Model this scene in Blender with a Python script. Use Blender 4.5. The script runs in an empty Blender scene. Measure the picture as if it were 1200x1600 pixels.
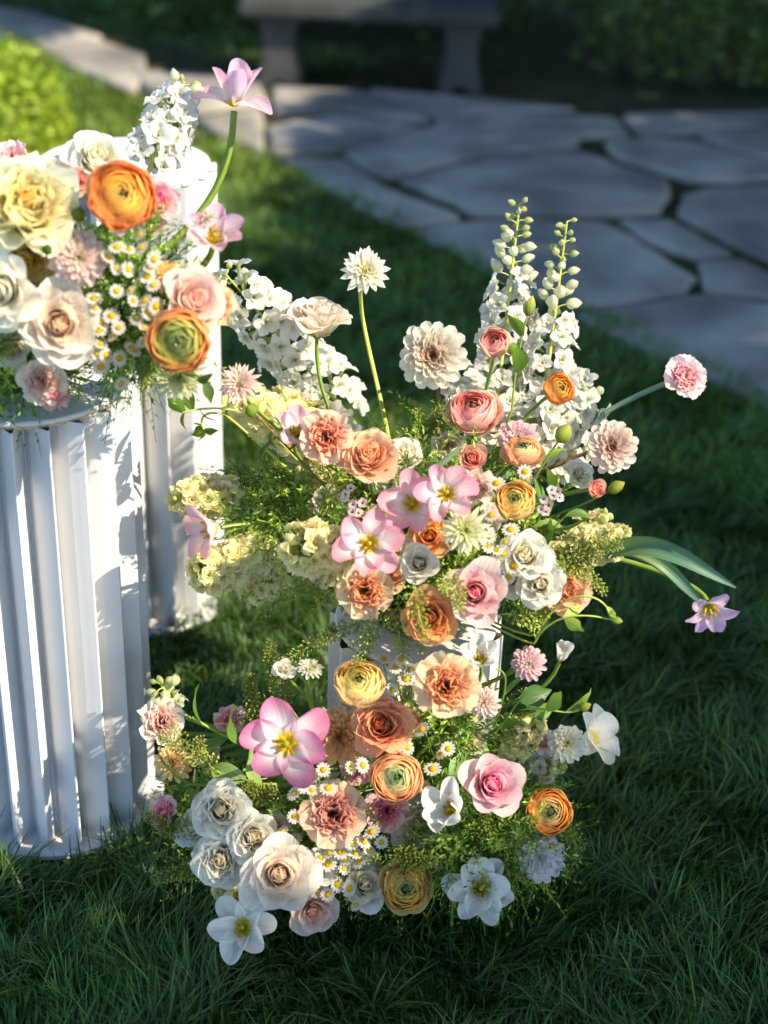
import bpy, math, random
import numpy as np
from mathutils import Vector, Matrix, noise
random.seed(7)
rng = np.random.default_rng(7)
R_ = math.radians
PI = math.pi
SC = bpy.context.scene

# ------------------------------------------------------------------ camera
CAM_H, PITCH, ROLL, FPX = 1.45, R_(29.0), R_(2.0), 2500.0
cam_d = bpy.data.cameras.new('camera')
cam = bpy.data.objects.new('camera', cam_d)
SC.collection.objects.link(cam)
cam.location = (0, 0, CAM_H)
FW = Vector((0, math.cos(PITCH), -math.sin(PITCH)))          # the way the camera looks, its up and its right
_U = Vector((0, math.sin(PITCH), math.cos(PITCH)))
RT = Vector((1, 0, 0)) * math.cos(ROLL) + _U * math.sin(ROLL)
UP = _U * math.cos(ROLL) - Vector((1, 0, 0)) * math.sin(ROLL)
cam.rotation_euler = Matrix((RT, UP, -FW)).transposed().to_euler()
cam_d.sensor_fit = 'VERTICAL'
cam_d.sensor_height = 36
cam_d.lens = 36 * FPX / 1600
cam_d.clip_end = 300
cam_d.dof.use_dof = True
cam_d.dof.focus_distance = 1.97
cam_d.dof.aperture_fstop = 2.6
SC.camera = cam

# ------------------------------------------------------------------ sky, sun, exposure
SUN_EL, SUN_AZ = R_(41), R_(-24)            # azimuth measured from +X towards +Y
SUN = Vector((math.cos(SUN_AZ) * math.cos(SUN_EL), math.sin(SUN_AZ) * math.cos(SUN_EL), math.sin(SUN_EL)))
world = bpy.data.worlds.new('World')
SC.world = world
world.use_nodes = True
wn = world.node_tree
bg = wn.nodes['Background']
sky = wn.nodes.new('ShaderNodeTexSky')
sky.sky_type = 'NISHITA'
sky.sun_disc = False
sky.ozone_density = 3.5
sky.dust_density = 0.3
sky.sun_elevation = SUN_EL
sky.sun_rotation = PI / 2 - SUN_AZ
wn.links.new(sky.outputs[0], bg.inputs[0])
bg.inputs[1].default_value = 0.15
sun_d = bpy.data.lights.new('sun', 'SUN')
sun_d.energy = 4.0
sun_d.angle = R_(0.5)
sun_d.color = (1.0, 0.87, 0.67)
sun_o = bpy.data.objects.new('sun', sun_d)
SC.collection.objects.link(sun_o)
sun_o.rotation_euler = SUN.to_track_quat('Z', 'Y').to_euler()
SC.view_settings.view_transform = 'Standard'
SC.view_settings.look = 'None'
SC.view_settings.exposure = 1.52
SC.view_settings.gamma = 1.0
SC.render.engine = 'CYCLES'
SC.cycles.max_bounces = 8
SC.cycles.diffuse_bounces = 4
SC.cycles.transmission_bounces = 6
SC.cycles.transparent_max_bounces = 6
SC.cycles.use_denoising = True
SC.cycles.sample_clamp_indirect = 6

# ------------------------------------------------------------------ placing helpers

def at(px, py, Y):
    d = FW + RT * ((px - 600) / FPX) + UP * ((800 - py) / FPX)
    return Vector((0, 0, CAM_H)) + d * (Y / d.y)

def on_ground(px, py, z=0.0):
    d = FW + RT * ((px - 600) / FPX) + UP * ((800 - py) / FPX)
    t = (z - CAM_H) / d.z
    return Vector((0, 0, CAM_H)) + d * t

def size_at(p, dpx):
    return dpx / FPX * (p - Vector((0, 0, CAM_H))).dot(FW)

def face(p, a, b):
    """unit vector pointing from p to the viewer, turned a to the right and b upwards"""
    c = (Vector((0, 0, CAM_H)) - p).normalized()
    return (c + RT * a + UP * b).normalized()

# ------------------------------------------------------------------ colours and materials
def H(h):
    h = h.lstrip('#')
    c = [int(h[i:i + 2], 16) / 255 for i in (0, 2, 4)]
    return np.array([x / 12.92 if x <= 0.04045 else ((x + 0.055) / 1.055) ** 2.4 for x in c])

def nmat(name):
    m = bpy.data.materials.new(name)
    m.use_nodes = True
    nt = m.node_tree
    return m, nt, nt.nodes['Principled BSDF'], nt.nodes['Material Output']

def N(nt, t, **kw):
    n = nt.nodes.new(t)
    for k, v in kw.items():
        setattr(n, k, v)
    return n

def thin_mat(name, transl, rough, spec, satur=1.15, vein=0.25, bump=0.15, stretch=22):
    """thin organic tissue: colour from the mesh, fine veins along it, light passing through"""
    m, nt, b, out = nmat(name)
    L = nt.links
    at_ = N(nt, 'ShaderNodeAttribute', attribute_name='Col')
    uv = N(nt, 'ShaderNodeUVMap')
    mp = N(nt, 'ShaderNodeMapping'); mp.inputs['Scale'].default_value = (stretch, 1.6, 1)
    oi = N(nt, 'ShaderNodeObjectInfo')
    L.new(uv.outputs[0], mp.inputs[0]); L.new(oi.outputs['Random'], mp.inputs['Location'])
    ns = N(nt, 'ShaderNodeTexNoise'); ns.inputs['Scale'].default_value = 1.4; ns.inputs['Detail'].default_value = 4
    L.new(mp.outputs[0], ns.inputs[0])
    mr = N(nt, 'ShaderNodeMapRange'); mr.inputs['From Min'].default_value = 0.3; mr.inputs['From Max'].default_value = 0.7
    mr.inputs['To Min'].default_value = 1 - vein; mr.inputs['To Max'].default_value = 1.0
    L.new(ns.outputs[0], mr.inputs[0])
    hv = N(nt, 'ShaderNodeHueSaturation')
    L.new(at_.outputs[0], hv.inputs['Color']); L.new(mr.outputs[0], hv.inputs['Value'])
    rv = N(nt, 'ShaderNodeMapRange'); rv.inputs['To Min'].default_value = 0.492; rv.inputs['To Max'].default_value = 0.508
    L.new(oi.outputs['Random'], rv.inputs[0]); L.new(rv.outputs[0], hv.inputs['Hue'])
    L.new(hv.outputs[0], b.inputs['Base Color'])
    b.inputs['Roughness'].default_value = rough
    b.inputs['Specular IOR Level'].default_value = spec
    bp = N(nt, 'ShaderNodeBump'); bp.inputs['Strength'].default_value = bump; bp.inputs['Distance'].default_value = 0.002
    L.new(ns.outputs[0], bp.inputs['Height']); L.new(bp.outputs[0], b.inputs['Normal'])
    tr = N(nt, 'ShaderNodeBsdfTranslucent')
    hs = N(nt, 'ShaderNodeHueSaturation'); hs.inputs['Saturation'].default_value = satur; hs.inputs['Value'].default_value = 1.05
    L.new(hv.outputs[0], hs.inputs['Color']); L.new(hs.outputs[0], tr.inputs[0]); L.new(bp.outputs[0], tr.inputs['Normal'])
    mx = N(nt, 'ShaderNodeMixShader'); mx.inputs[0].default_value = transl
    L.new(b.outputs[0], mx.inputs[1]); L.new(tr.outputs[0], mx.inputs[2]); L.new(mx.outputs[0], out.inputs[0])
    return m

M_PETAL = thin_mat('petal_tissue', 0.56, 0.6, 0.18, 1.0, 0.16, 0.6)
M_LEAF = thin_mat('leaf_tissue', 0.38, 0.42, 0.4, 1.1, 0.35, 0.4, 9)
M_STEM = thin_mat('stem_tissue', 0.12, 0.45, 0.4, 1.1, 0.3, 0.2, 3)
M_GRASS = thin_mat('grass_blades', 0.45, 0.38, 0.45, 1.15, 0.25, 0.1, 4)

def solid_mat(name, col, rough=0.6, spec=0.4, var=0.1, scale=8, bump=0.0, col2=None, detail=5):
    m, nt, b, out = nmat(name)
    L = nt.links
    tc = N(nt, 'ShaderNodeTexCoord')
    ns = N(nt, 'ShaderNodeTexNoise'); ns.inputs['Scale'].default_value = scale; ns.inputs['Detail'].default_value = detail
    L.new(tc.outputs['Object'], ns.inputs[0])
    mx = N(nt, 'ShaderNodeMix', data_type='RGBA')
    c1 = np.array(col) * (1 - var); c2 = np.array(col if col2 is None else col2) * (1 + var * 0.3)
    mx.inputs[6].default_value = (*c1, 1); mx.inputs[7].default_value = (*np.minimum(c2, 1), 1)
    mr = N(nt, 'ShaderNodeMapRange'); mr.inputs['From Min'].default_value = 0.32; mr.inputs['From Max'].default_value = 0.68
    L.new(ns.outputs[0], mr.inputs[0]); L.new(mr.outputs[0], mx.inputs[0]); L.new(mx.outputs[2], b.inputs['Base Color'])
    b.inputs['Roughness'].default_value = rough
    b.inputs['Specular IOR Level'].default_value = spec
    if bump:
        n2 = N(nt, 'ShaderNodeTexNoise'); n2.inputs['Scale'].default_value = scale * 5; n2.inputs['Detail'].default_value = 6
        L.new(tc.outputs['Object'], n2.inputs[0])
        bp = N(nt, 'ShaderNodeBump'); bp.inputs['Strength'].default_value = bump; bp.inputs['Distance'].default_value = 0.01
        L.new(n2.outputs[0], bp.inputs['Height']); L.new(bp.outputs[0], b.inputs['Normal'])
    return m

M_PLINTH = solid_mat('matt_white_card', (0.60, 0.60, 0.605), 0.5, 0.35, 0.07, 5, 0.05)
M_BOUNCE_CARD = solid_mat('bounce_tinted_card', (0.66, 0.60, 0.52), 0.5, 0.35, 0.05, 5, 0.05)  # white card tinted beige to stand in for light bounced off the flowers
M_TAN = solid_mat('tan_rim', (0.55, 0.36, 0.2), 0.8, 0.2, 0.15, 30)  # plain tan for the rim under a plinth's top disc
M_SOIL = solid_mat('soil', (0.020, 0.026, 0.010), 0.95, 0.1, 0.5, 14, 0.6, (0.035, 0.045, 0.016))
M_TURF = solid_mat('turf', (0.030, 0.050, 0.014), 0.95, 0.1, 0.4, 20, 0.6, (0.055, 0.09, 0.022))
M_JOINT = solid_mat('joint_soil', (0.05, 0.046, 0.026), 0.95, 0.1, 0.4, 9, 0.7, (0.05, 0.052, 0.02))
M_STONE = solid_mat('flagstone', (0.17, 0.165, 0.145), 0.75, 0.35, 0.32, 3.6, 0.7, (0.30, 0.275, 0.235), 9)
M_CONCRETE = solid_mat('bench_stone', (0.05, 0.052, 0.05), 0.8, 0.3, 0.3, 6, 0.4)
M_BOWL = solid_mat('dark_bowl', (0.02, 0.028, 0.02), 0.5, 0.4, 0.3, 10)
M_FOAM = solid_mat('wet_foam', (0.03, 0.055, 0.02), 0.95, 0.1, 0.4, 60, 0.5)
M_BARK = solid_mat('bark', (0.10, 0.075, 0.055), 0.9, 0.2, 0.4, 12, 0.8)

# ------------------------------------------------------------------ mesh helpers
def mk(name, v, f, mat, col=None, uv=None, smooth=True, edgeuv=None):
    v = np.asarray(v, dtype=np.float32).reshape(-1, 3)
    f = np.asarray(f, dtype=np.int32)
    me = bpy.data.meshes.new(name)
    k = f.shape[1]
    me.vertices.add(len(v)); me.vertices.foreach_set('co', v.ravel())
    me.loops.add(f.size); me.loops.foreach_set('vertex_index', f.ravel())
    me.polygons.add(len(f)); me.polygons.foreach_set('loop_start', np.arange(0, f.size, k, dtype=np.int32))
    me.polygons.foreach_set('use_smooth', np.full(len(f), smooth))
    if col is not None:
        col = np.asarray(col, dtype=np.float32)
        if col.ndim == 1:
            col = np.tile(col, (len(v), 1))
        c4 = np.ones((len(v), 4), dtype=np.float32); c4[:, :3] = np.clip(col, 0, 1)
        ca = me.color_attributes.new('Col', 'FLOAT_COLOR', 'POINT')
        ca.data.foreach_set('color', c4.ravel())
    if uv is None and col is not None:
        uv = np.stack([v[:, 0] * 20, v[:, 2] * 20], 1)
    if uv is not None:
        ul = me.uv_layers.new(name='UVMap')
        ul.data.foreach_set('uv', np.asarray(uv, dtype=np.float32)[f.ravel()].ravel())
    me.update(calc_edges=True)
    me.materials.append(mat)
    return me

class Geo:
    """collects pieces with the same face size into one mesh"""
    def __init__(self): self.v, self.f, self.c, self.u, self.n = [], [], [], [], 0
    def add(self, v, f, c, u=None):
        v = np.asarray(v, dtype=float); f = np.asarray(f)
        c = np.asarray(c, dtype=float)
        if c.ndim == 1: c = np.tile(c, (len(v), 1))
        if u is None: u = np.stack([v[:, 0] * 20, v[:, 2] * 20], 1)
        self.v.append(v); self.f.append(f + self.n); self.c.append(c); self.u.append(u); self.n += len(v)
    def mesh(self, name, mat, smooth=True):
        return mk(name, np.concatenate(self.v), np.concatenate(self.f), mat, np.concatenate(self.c), np.concatenate(self.u), smooth)

def quads(nu, nv):
    i, j = np.meshgrid(np.arange(nu - 1), np.arange(nv - 1), indexing='ij')
    a = (i * nv + j).ravel()
    return np.stack([a, a + 1, a + nv + 1, a + nv], 1)

def link(o):
    SC.collection.objects.link(o); return o

def thing(name, label, cat, loc=(0, 0, 0), group=None, kind=None):
    o = link(bpy.data.objects.new(name, None))
    o.location = loc
    o.empty_display_size = 0.02
    if label: o['label'] = label
    if cat: o['category'] = cat
    if group: o['group'] = group
    if kind: o['kind'] = kind
    return o

def part(name, me, parent=None, M=None, label=None, kind=None):
    """M is the world matrix wanted; parents are never rotated or scaled"""
    o = link(bpy.data.objects.new(name, me))
    if M is None: M = Matrix.Identity(4)
    if parent is not None:
        o.parent = parent
        o.matrix_parent_inverse = Matrix.Identity(4)
        o.matrix_basis = parent_inv(parent) @ M
    else:
        o.matrix_basis = M
    if label: o['label'] = label
    if kind: o['kind'] = kind
    return o

def parent_inv(p):
    W = p.matrix_basis.copy(); q = p.parent
    while q is not None:
        W = q.matrix_basis @ W; q = q.parent
    return W.inverted()

def single(name, me, label, cat, M=None, group=None, kind=None):
    o = part(name, me, None, M, label, kind)
    if cat: o['category'] = cat
    if group: o['group'] = group
    return o

def frame(p, n, roll=0.0):
    n = Vector(n).normalized()
    x = n.cross(Vector((0.13, 0.3, 0.95)))
    if x.length < 1e-3: x = Vector((1, 0, 0))
    x.normalize(); y = n.cross(x)
    m = Matrix((x, y, n)).transposed().to_4x4()
    return Matrix.Translation(p) @ m @ Matrix.Rotation(roll, 4, 'Z')

def bez(p0, p1, p2, p3, n=14):
    t = np.linspace(0, 1, n)[:, None]
    P = [np.array(p) for p in (p0, p1, p2, p3)]
    return (1 - t) ** 3 * P[0] + 3 * (1 - t) ** 2 * t * P[1] + 3 * (1 - t) * t * t * P[2] + t ** 3 * P[3]

def tube(pts, r, sides=6, r_end=None):
    pts = np.asarray(pts, dtype=float)
    n = len(pts)
    rr = np.linspace(r, r if r_end is None else r_end, n) if np.isscalar(r) else np.asarray(r)
    T = np.gradient(pts, axis=0); T /= np.linalg.norm(T, axis=1)[:, None] + 1e-9
    ref = np.array([0.3, 0.2, 0.93]) if abs(T[0][2]) < 0.85 else np.array([1.0, 0.1, 0.1])
    A = np.cross(T, ref); A /= np.linalg.norm(A, axis=1)[:, None] + 1e-9
    B = np.cross(T, A)
    a = np.linspace(0, 2 * PI, sides + 1)
    V = pts[:, None, :] + rr[:, None, None] * (np.cos(a)[None, :, None] * A[:, None, :] + np.sin(a)[None, :, None] * B[:, None, :])
    uv = np.stack(np.meshgrid(np.linspace(0, 8, n), np.linspace(0, 1, sides + 1), indexing='ij'), -1).reshape(-1, 2)[:, ::-1]
    return V.reshape(-1, 3), quads(n, sides + 1), uv

def dome(r, h, nu=6, nv=12, z0=0.0, bumpy=0.0):
    b = np.linspace(0.02, PI / 2, nu); a = np.linspace(0, 2 * PI, nv + 1)
    B, A = np.meshgrid(b, a, indexing='ij')
    k = 1 + bumpy * np.sin(9 * A + 5 * B * 4)
    V = np.stack([r * np.sin(B) * np.cos(A) * k, r * np.sin(B) * np.sin(A) * k, z0 + h * np.cos(B)], -1).reshape(-1, 3)
    return V, quads(nu, nv + 1)[:, ::-1], np.stack([A.ravel() / 6, B.ravel()], 1)

def blob(c, r, rz=None, axis=None, nu=5, nv=6):
    b = np.linspace(0.05, PI - 0.05, nu); a = np.linspace(0, 2 * PI, nv + 1)
    B, A = np.meshgrid(b, a, indexing='ij')
    rz = r if rz is None else rz
    V = np.stack([r * np.sin(B) * np.cos(A), r * np.sin(B) * np.sin(A), rz * np.cos(B)], -1).reshape(-1, 3)
    if axis is not None:
        V = V @ np.array(frame(Vector((0, 0, 0)), axis).to_3x3()).T
    return V + np.asarray(c), quads(nu, nv + 1)[:, ::-1]

def lathe(prof, n=48):
    prof = np.asarray(prof, dtype=float); a = np.linspace(0, 2 * PI, n + 1)
    V = np.stack([prof[:, 0][:, None] * np.cos(a), prof[:, 0][:, None] * np.sin(a), np.repeat(prof[:, 1][:, None], n + 1, 1)], -1)
    return V.reshape(-1, 3), quads(len(prof), n + 1)[:, ::-1]
# ------------------------------------------------------------------ petals
def cmix(stops, t):
    """stops: list of (pos, colour); t array -> colours"""
    t = np.asarray(t); ps = [s[0] for s in stops]
    return np.stack([np.interp(t, ps, [s[1][k] for s in stops]) for k in range(3)], -1)

def petal(L, W, th, Rc, r0=0.0, z0=0.0, nu=8, nv=7, base=0.3, drop=0.3, tpow=2.4, point=0.0, ruf=0.0, rk=2.0,
          serr=0.0, stops=None, edge=None, phi=0.0, rollv=0.0, vein_groove=0.0, rnd=None, narrow=0.0):
    rnd = rnd or random
    u = np.linspace(0, 1, nu); v = np.linspace(-1, 1, nv)
    U, V = np.meshgrid(u, v, indexing='ij')
    aV = np.abs(V)
    s = U * (1 - drop * aV ** tpow) + point * (1 - aV) ** 2 * U ** 4
    if serr:
        s = s + serr * U ** 3 * (np.array([rnd.uniform(-1, 1) for _ in range(nv)])[None, :])
    S = np.linspace(0, 1.15, 60)
    t0, t1, t2 = [R_(x) for x in th]
    TH = np.where(S < .5, t0 + (t1 - t0) * S * 2, t1 + (t2 - t1) * (S - .5) * 2)
    dS = S[1]
    rr = r0 + L * np.concatenate([[0], np.cumsum(np.sin((TH[1:] + TH[:-1]) / 2)) * dS])
    zz = z0 + L * np.concatenate([[0], np.cumsum(np.cos((TH[1:] + TH[:-1]) / 2)) * dS])
    r = np.interp(s, S, rr); z = np.interp(s, S, zz); t = np.interp(s, S, TH)
    w = W * (base + (1 - base) * np.sin(np.minimum(U * 1.3, 1) * PI / 2)) * (1 - narrow * U ** 4)
    al = w * V / Rc
    lat = Rc * np.sin(al); inn = Rc * (1 - np.cos(al))
    ph = rnd.uniform(0, 6.28)
    d = ruf * U ** 2.5 * (np.sin(rk * PI * V + ph) + 0.5 * np.sin(rk * 2.3 * PI * V + ph * 2)) * (0.35 + 0.65 * aV + 0.3)
    d = d + rnd.uniform(-1, 1) * ruf * .5 * U * V + vein_groove * np.exp(-(V * 3) ** 2) * U * -1
    x = r - (inn + d) * np.cos(t); zc = z + (inn + d) * np.sin(t)
    y = lat + rollv * U * inn
    c, s_ = math.cos(phi), math.sin(phi)
    P = np.stack([x * c - y * s_, x * s_ + y * c, zc], -1).reshape(-1, 3)
    uv = np.stack([V.ravel() * .5 + .5, U.ravel()], 1)
    col = cmix(stops, U.ravel())
    if edge is not None:
        k = (np.clip((aV - .45) / .55, 0, 1) * U ** .7).ravel()[:, None]
        col = col * (1 - k * edge[1]) + edge[0] * (k * edge[1])
    return P, quads(nu, nv), col, uv

GOLD = R_(137.508)

def head_rose(R, pal, n=34, op=1.0, pts=0.10, ruf=0.03, seed=0):
    """spiral rose; pal: (centre, middle, outer, base). returns parts"""
    rd = random.Random(seed); out = []
    cc, cm, co, cb = pal
    for i in range(n):
        t = i / (n - 1)
        tj = min(1, max(0, t + rd.uniform(-.03, .03)))
        col = cmix([(0, cc), (.45, cm), (1, co)], [tj])[0]
        th = (12 + 46 * tj, -8 + 56 * tj ** 1.25 * op, -62 + 172 * tj ** 1.15 * op + rd.uniform(-8, 8))
        L = R * (.80 + .28 * tj) * rd.uniform(.96, 1.04)
        W = R * (.22 + .50 * tj)
        Rc = R * (.085 + .62 * tj ** 1.1)
        P = petal(L, W, th, Rc, r0=R * (.015 + .10 * tj), z0=R * (.10 - .2 * tj), nu=9, nv=8, base=.45, drop=.30, tpow=2.6,
                  point=pts * tj, ruf=R * ruf * (.4 + tj), rk=rd.uniform(.8, 1.6),
                  stops=[(0, cb), (.4, col), (.85, col), (1, col * .35 + co * .65 if tj > .3 else col)], phi=i * GOLD + rd.uniform(-.15, .15), rnd=rd)
        out.append(('petal', P))
    zz = np.linspace(0, 1, 9); pts_ = np.stack([.02 * R * np.sin(zz * 7), .02 * R * np.cos(zz * 7), R * (.2 + .66 * zz)], 1)
    v, f, u = tube(pts_, np.array([.06, .08, .10, .11, .11, .105, .09, .06, .01]) * R, 10)
    out.append(('heart', (v, f, cc * .5 + cm * .5, u)))
    return out, .80 * R

def head_ran(R, pal, n=46, hole=.16, flat=.78, seed=0, ruf=.045, spread=0.0, green=.12):
    """ranunculus: thin concentric shells; pal: (green eye, inner, middle, outer)"""
    rd = random.Random(seed); out = []
    ce, ci, cm, co = pal
    for i in range(n):
        t = i / (n - 1)
        rho = R * (.36 + .64 * t ** .8)
        edge_r = R * (hole + (.97 - hole) * t ** .9)
        bt = math.asin(min(.985, edge_r / rho * .98)) if t < .985 else 1.45
        if spread and t > 1 - spread: bt = 1.55 + rd.uniform(0, .15)
        ha = 1.15 - .35 * t + rd.uniform(-.1, .1)
        nu, nv = 8, 9
        U, V = np.meshgrid(np.linspace(0, 1, nu), np.linspace(-1, 1, nv), indexing='ij')
        ph = rd.uniform(0, 6)
        be = bt + .42 * np.abs(V) ** 2.2 + .05 * np.sin(3.1 * V + ph)
        B = 2.75 + (be - 2.75) * U ** .8
        A = ha * V * np.minimum(1, .35 + U * 1.2) + i * GOLD + rd.uniform(-.2, .2)
        rh = rho * (1 + ruf * np.sin(4 * V + ph) * U + .03 * U ** 6 + rd.uniform(-.015, .015))
        if spread and t > 1 - spread: rh = rh * (1 + .12 * U ** 3)
        P = np.stack([rh * np.sin(B) * np.cos(A), rh * np.sin(B) * np.sin(A), flat * rh * np.cos(B)], -1).reshape(-1, 3)
        ax = Vector((rd.uniform(-1, 1), rd.uniform(-1, 1), 0)).normalized()
        M = np.array(Matrix.Rotation(rd.uniform(-.12, .12), 3, ax)); P = P @ M.T
        P[:, 2] += R * .45
        c = cmix([(0, ce), (green, ce * .6 + ci * .4), (green + .16, ci), (green + .42, cm), (1, co)], [t])[0]
        cb = c * .75 + ci * .2
        c = c * rd.uniform(.92, 1.06); col = cmix([(0, cb), (.6, c), (.88, c), (1, np.minimum(c * 1.1 + .07, 1))], U.ravel())
        out.append(('petal', (P, quads(nu, nv), col, np.stack([V.ravel() * .5 + .5, U.ravel()], 1))))
    v, f, u = dome(R * hole * 1.1, R * .10, 5, 12, R * (.45 + .30 * flat), .12)
    out.append(('centre', (v, f, ce * .45, u)))
    return out, R * .95

def head_dahlia(R, pal, rings=7, per=(6, 9, 12, 14, 15, 16, 15, 15, 15, 15), wide=.23, pointed=.0, cup=.5, seed=0, ball=0.0, eye=None, openc=0.0):
    """pal: (inner, outer, base)"""
    rd = random.Random(seed); out = []
    ci, co, cb = pal
    k = 0
    for g in range(rings):
        t = (g + .5) / rings
        c = cmix([(0, ci), (.35, ci * .4 + co * .6), (1, co)], [t])[0]
        L = R * (.26 + .72 * t) * (1 - .1 * ball)
        W = R * wide * (.35 + .75 * t)
        a = 100 + 26 * ball
        th = (18 + 50 * t + openc * 20, 6 + (a - 6) * t ** .85, -4 + (a - 2 + 12 * ball) * t ** .8)
        vs = []
        for q in range(2):
            P = petal(L, W, th, W * (cup + .25 * t + (.25 if q else 0)), r0=R * .06 * t, z0=R * (.10 * (1 - t)), nu=6, nv=5, base=.35,
                      drop=.45 if pointed else .3, tpow=1.4 if pointed else 2.2, point=pointed, ruf=R * .012, rk=.8,
                      stops=[(0, cb), (.3, c * .6 + cb * .4), (.7, c), (1, np.minimum(c * 1.05, 1))], rnd=rd)
            vs.append(P)
        n = per[g]
        for j in range(n):
            k += 1
            phi = (j + .5 * (g % 2) + rd.uniform(-.16, .16)) * 2 * PI / n + g * .3
            sc = rd.uniform(.92, 1.07)
            M = Matrix.Rotation(phi, 4, 'Z') @ Matrix.Rotation(rd.uniform(-.09, .09), 4, 'Y') @ Matrix.Rotation(rd.uniform(-.12, .12), 4, 'X') @ Matrix.Diagonal((sc, sc, sc, 1))
            out.append(('petal', ('shared', (np.array(pal).tobytes(), round(R, 4), seed, g, j % 2, wide), vs[j % 2], M)))
    ec = eye if eye is not None else ci * .7
    v, f, u = dome(R * .10, R * .18, 5, 10, R * .05, .15)
    out.append(('centre', (v, f, ec, u)))
    return out, R * .3

def head_carn(R, pal, n=34, seed=0, flare=1.0):
    """ruffled carnation; pal: (heart, middle, outer)"""
    rd = random.Random(seed); out = []
    ci, cm, co = pal
    for i in range(n):
        t = (i + .5) / n
        guard = t > .78
        c = cmix([(0, ci), (.5, cm), (.77, cm * .6 + co * .4), (.78, co), (1, co)], [t])[0]
        a = 8 + 80 * t ** .75 * flare
        L = R * (.80 + .04 * t) * rd.uniform(.9, 1.1) if not guard else R * rd.uniform(1.0, 1.1)
        P = petal(L, R * rd.uniform(.34, .46) * (1.25 if guard else 1), (a * .35, a * .75, a * 1.12 + rd.uniform(-14, 18)), R * rd.uniform(.3, .9), r0=R * .02, nu=9, nv=15, base=.16,
                  drop=.12, tpow=2, ruf=R * rd.uniform(.05, .11) * (.5 if guard else 1.1), rk=rd.uniform(1.6, 2.8), serr=.028,
                  stops=[(0, co * .6 + np.array([.2, .25, .08]) * .4), (.35, c * .9), (.8, c), (1, np.minimum(c * .75 + co * .3, 1))], phi=i * GOLD + rd.uniform(-.3, .3), rnd=rd)
        out.append(('petal', P))
    return out, R * .5

def head_tulip(R, pal, op=1.0, n=6, seed=0, stamens=True, w=.50, droop=()):
    """pal: (tip, middle, heart)"""
    rd = random.Random(seed); out = []
    ct, cm, ch = pal
    for i in range(n):
        lay = i % 2
        a = 1.0 if lay else .86
        k = op * a * rd.uniform(.82, 1.12)
        if i in droop: k = 1.25
        ring = i // 6
        k *= (1 - .33 * ring)
        L = R * 1.08 * (1 if op > .6 else 1.15) * rd.uniform(.9, 1.07)
        P = petal(L, R * w * rd.uniform(.86, 1.1), (34 * k + 22, 74 * k, 84 * k + rd.uniform(-14, 14)), R * (.36 if lay else .44), r0=R * .05, z0=R * .02 * lay, nu=12, nv=11, base=.28,
                  drop=.30, tpow=2.5, narrow=.10, point=.03, ruf=R * .05, rk=.9, vein_groove=R * .03,
                  stops=[(0, ch), (.14, ch), (.27, cm), (.5, cm), (.78, ct * .75 + cm * .25), (1, ct)],
                  edge=(ct, .55), phi=i * PI / 3 + ring * .5 + rd.uniform(-.2, .2), rnd=rd, rollv=rd.uniform(-.5, .5))
        out.append(('petal', P))
    if stamens:
        Y = H('e8c52e')
        for i in range(6):
            a = i * PI / 3 + .4 + rd.uniform(-.2, .2); tl = rd.uniform(.25, .6)
            d = np.array([math.cos(a) * tl, math.sin(a) * tl, 1.0]); d /= np.linalg.norm(d)
            p0 = np.array([math.cos(a), math.sin(a), 0]) * R * .06
            pts = np.array([p0 + d * R * s for s in (0, .14, .2, .24, .38, .48, .5)])
            v, f, u = tube(pts, np.array([.018, .014, .014, .034, .042, .03, .004]) * R, 6)
            out.append(('stamen', (v, f, Y * rd.uniform(.8, 1.05), u)))
        v, f, u = tube(np.array([[0, 0, 0], [0, 0, .2 * R], [0, 0, .36 * R], [0, 0, .4 * R], [0, 0, .42 * R]]), np.array([.055, .05, .04, .075, .01]) * R, 7)
        out.append(('pistil', (v, f, H('cfd56a'), u)))
    return out, R * .2

def floret_geo(R, kind, seed, c1, c2, cc):
    """one small floret as a single mesh: kind 'delph' (five petals) or 'stock' (double, frilled)"""
    rd = random.Random(seed); g = Geo()
    lay = [(5, 1.0, 76), (4, .5, 40)] if kind == 'delph' else [(5, 1.0, 84), (5, .8, 56), (4, .5, 22)]
    for n, sc, a in lay:
        for i in range(n):
            P = petal(R * sc * rd.uniform(.9, 1.1), R * (.44 if kind == 'delph' else .5) * sc, (a * .5, a, a * 1.2 + rd.uniform(-15, 15)), R * .7, r0=R * .05, nu=5, nv=5, base=.35,
                      drop=.3, tpow=2, ruf=R * (.08 if kind == 'delph' else .14), rk=1.3, point=.06,
                      stops=[(0, cc), (.35, c2), (1, c1)], phi=i * 2 * PI / n + rd.uniform(-.25, .25) + sc, rnd=rd)
            g.add(P[0], P[1], P[2], P[3])
    v, f, u = tube(np.array([[0, 0, -R * .9], [0, 0, -R * .4], [0, 0, .02 * R]]), np.array([.06, .13, .16]) * R, 5)
    g.add(v, f, cc * .8, u)
    return g.mesh('floret', M_PETAL)

def bud_geo(R, L, c1, c2, calyx=None):
    g = Geo()
    pts = np.array([[0, 0, L * s] for s in (0, .15, .35, .6, .82, 1)])
    v, f, u = tube(pts, np.array([.2, .75, 1, .9, .5, .06]) * R, 8)
    a = np.arctan2(v[:, 1], v[:, 0])
    v[:, :2] *= (1 + .12 * np.sin(a * 5 + v[:, 2] / L * 3))[:, None]
    g.add(v, f, cmix([(0, c2), (.4, c2), (1, c1)], v[:, 2] / L), u)
    if calyx is not None:
        for i in range(5):
            P = petal(L * .6, R * .45, (50, 12, 30), R, r0=R * .2, nu=4, nv=3, base=.6, drop=.7, tpow=1.2, stops=[(0, calyx), (1, calyx)], phi=i * 2 * PI / 5)
            g.add(*P[:3], P[3])
    return g.mesh('bud', M_PETAL)

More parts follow.
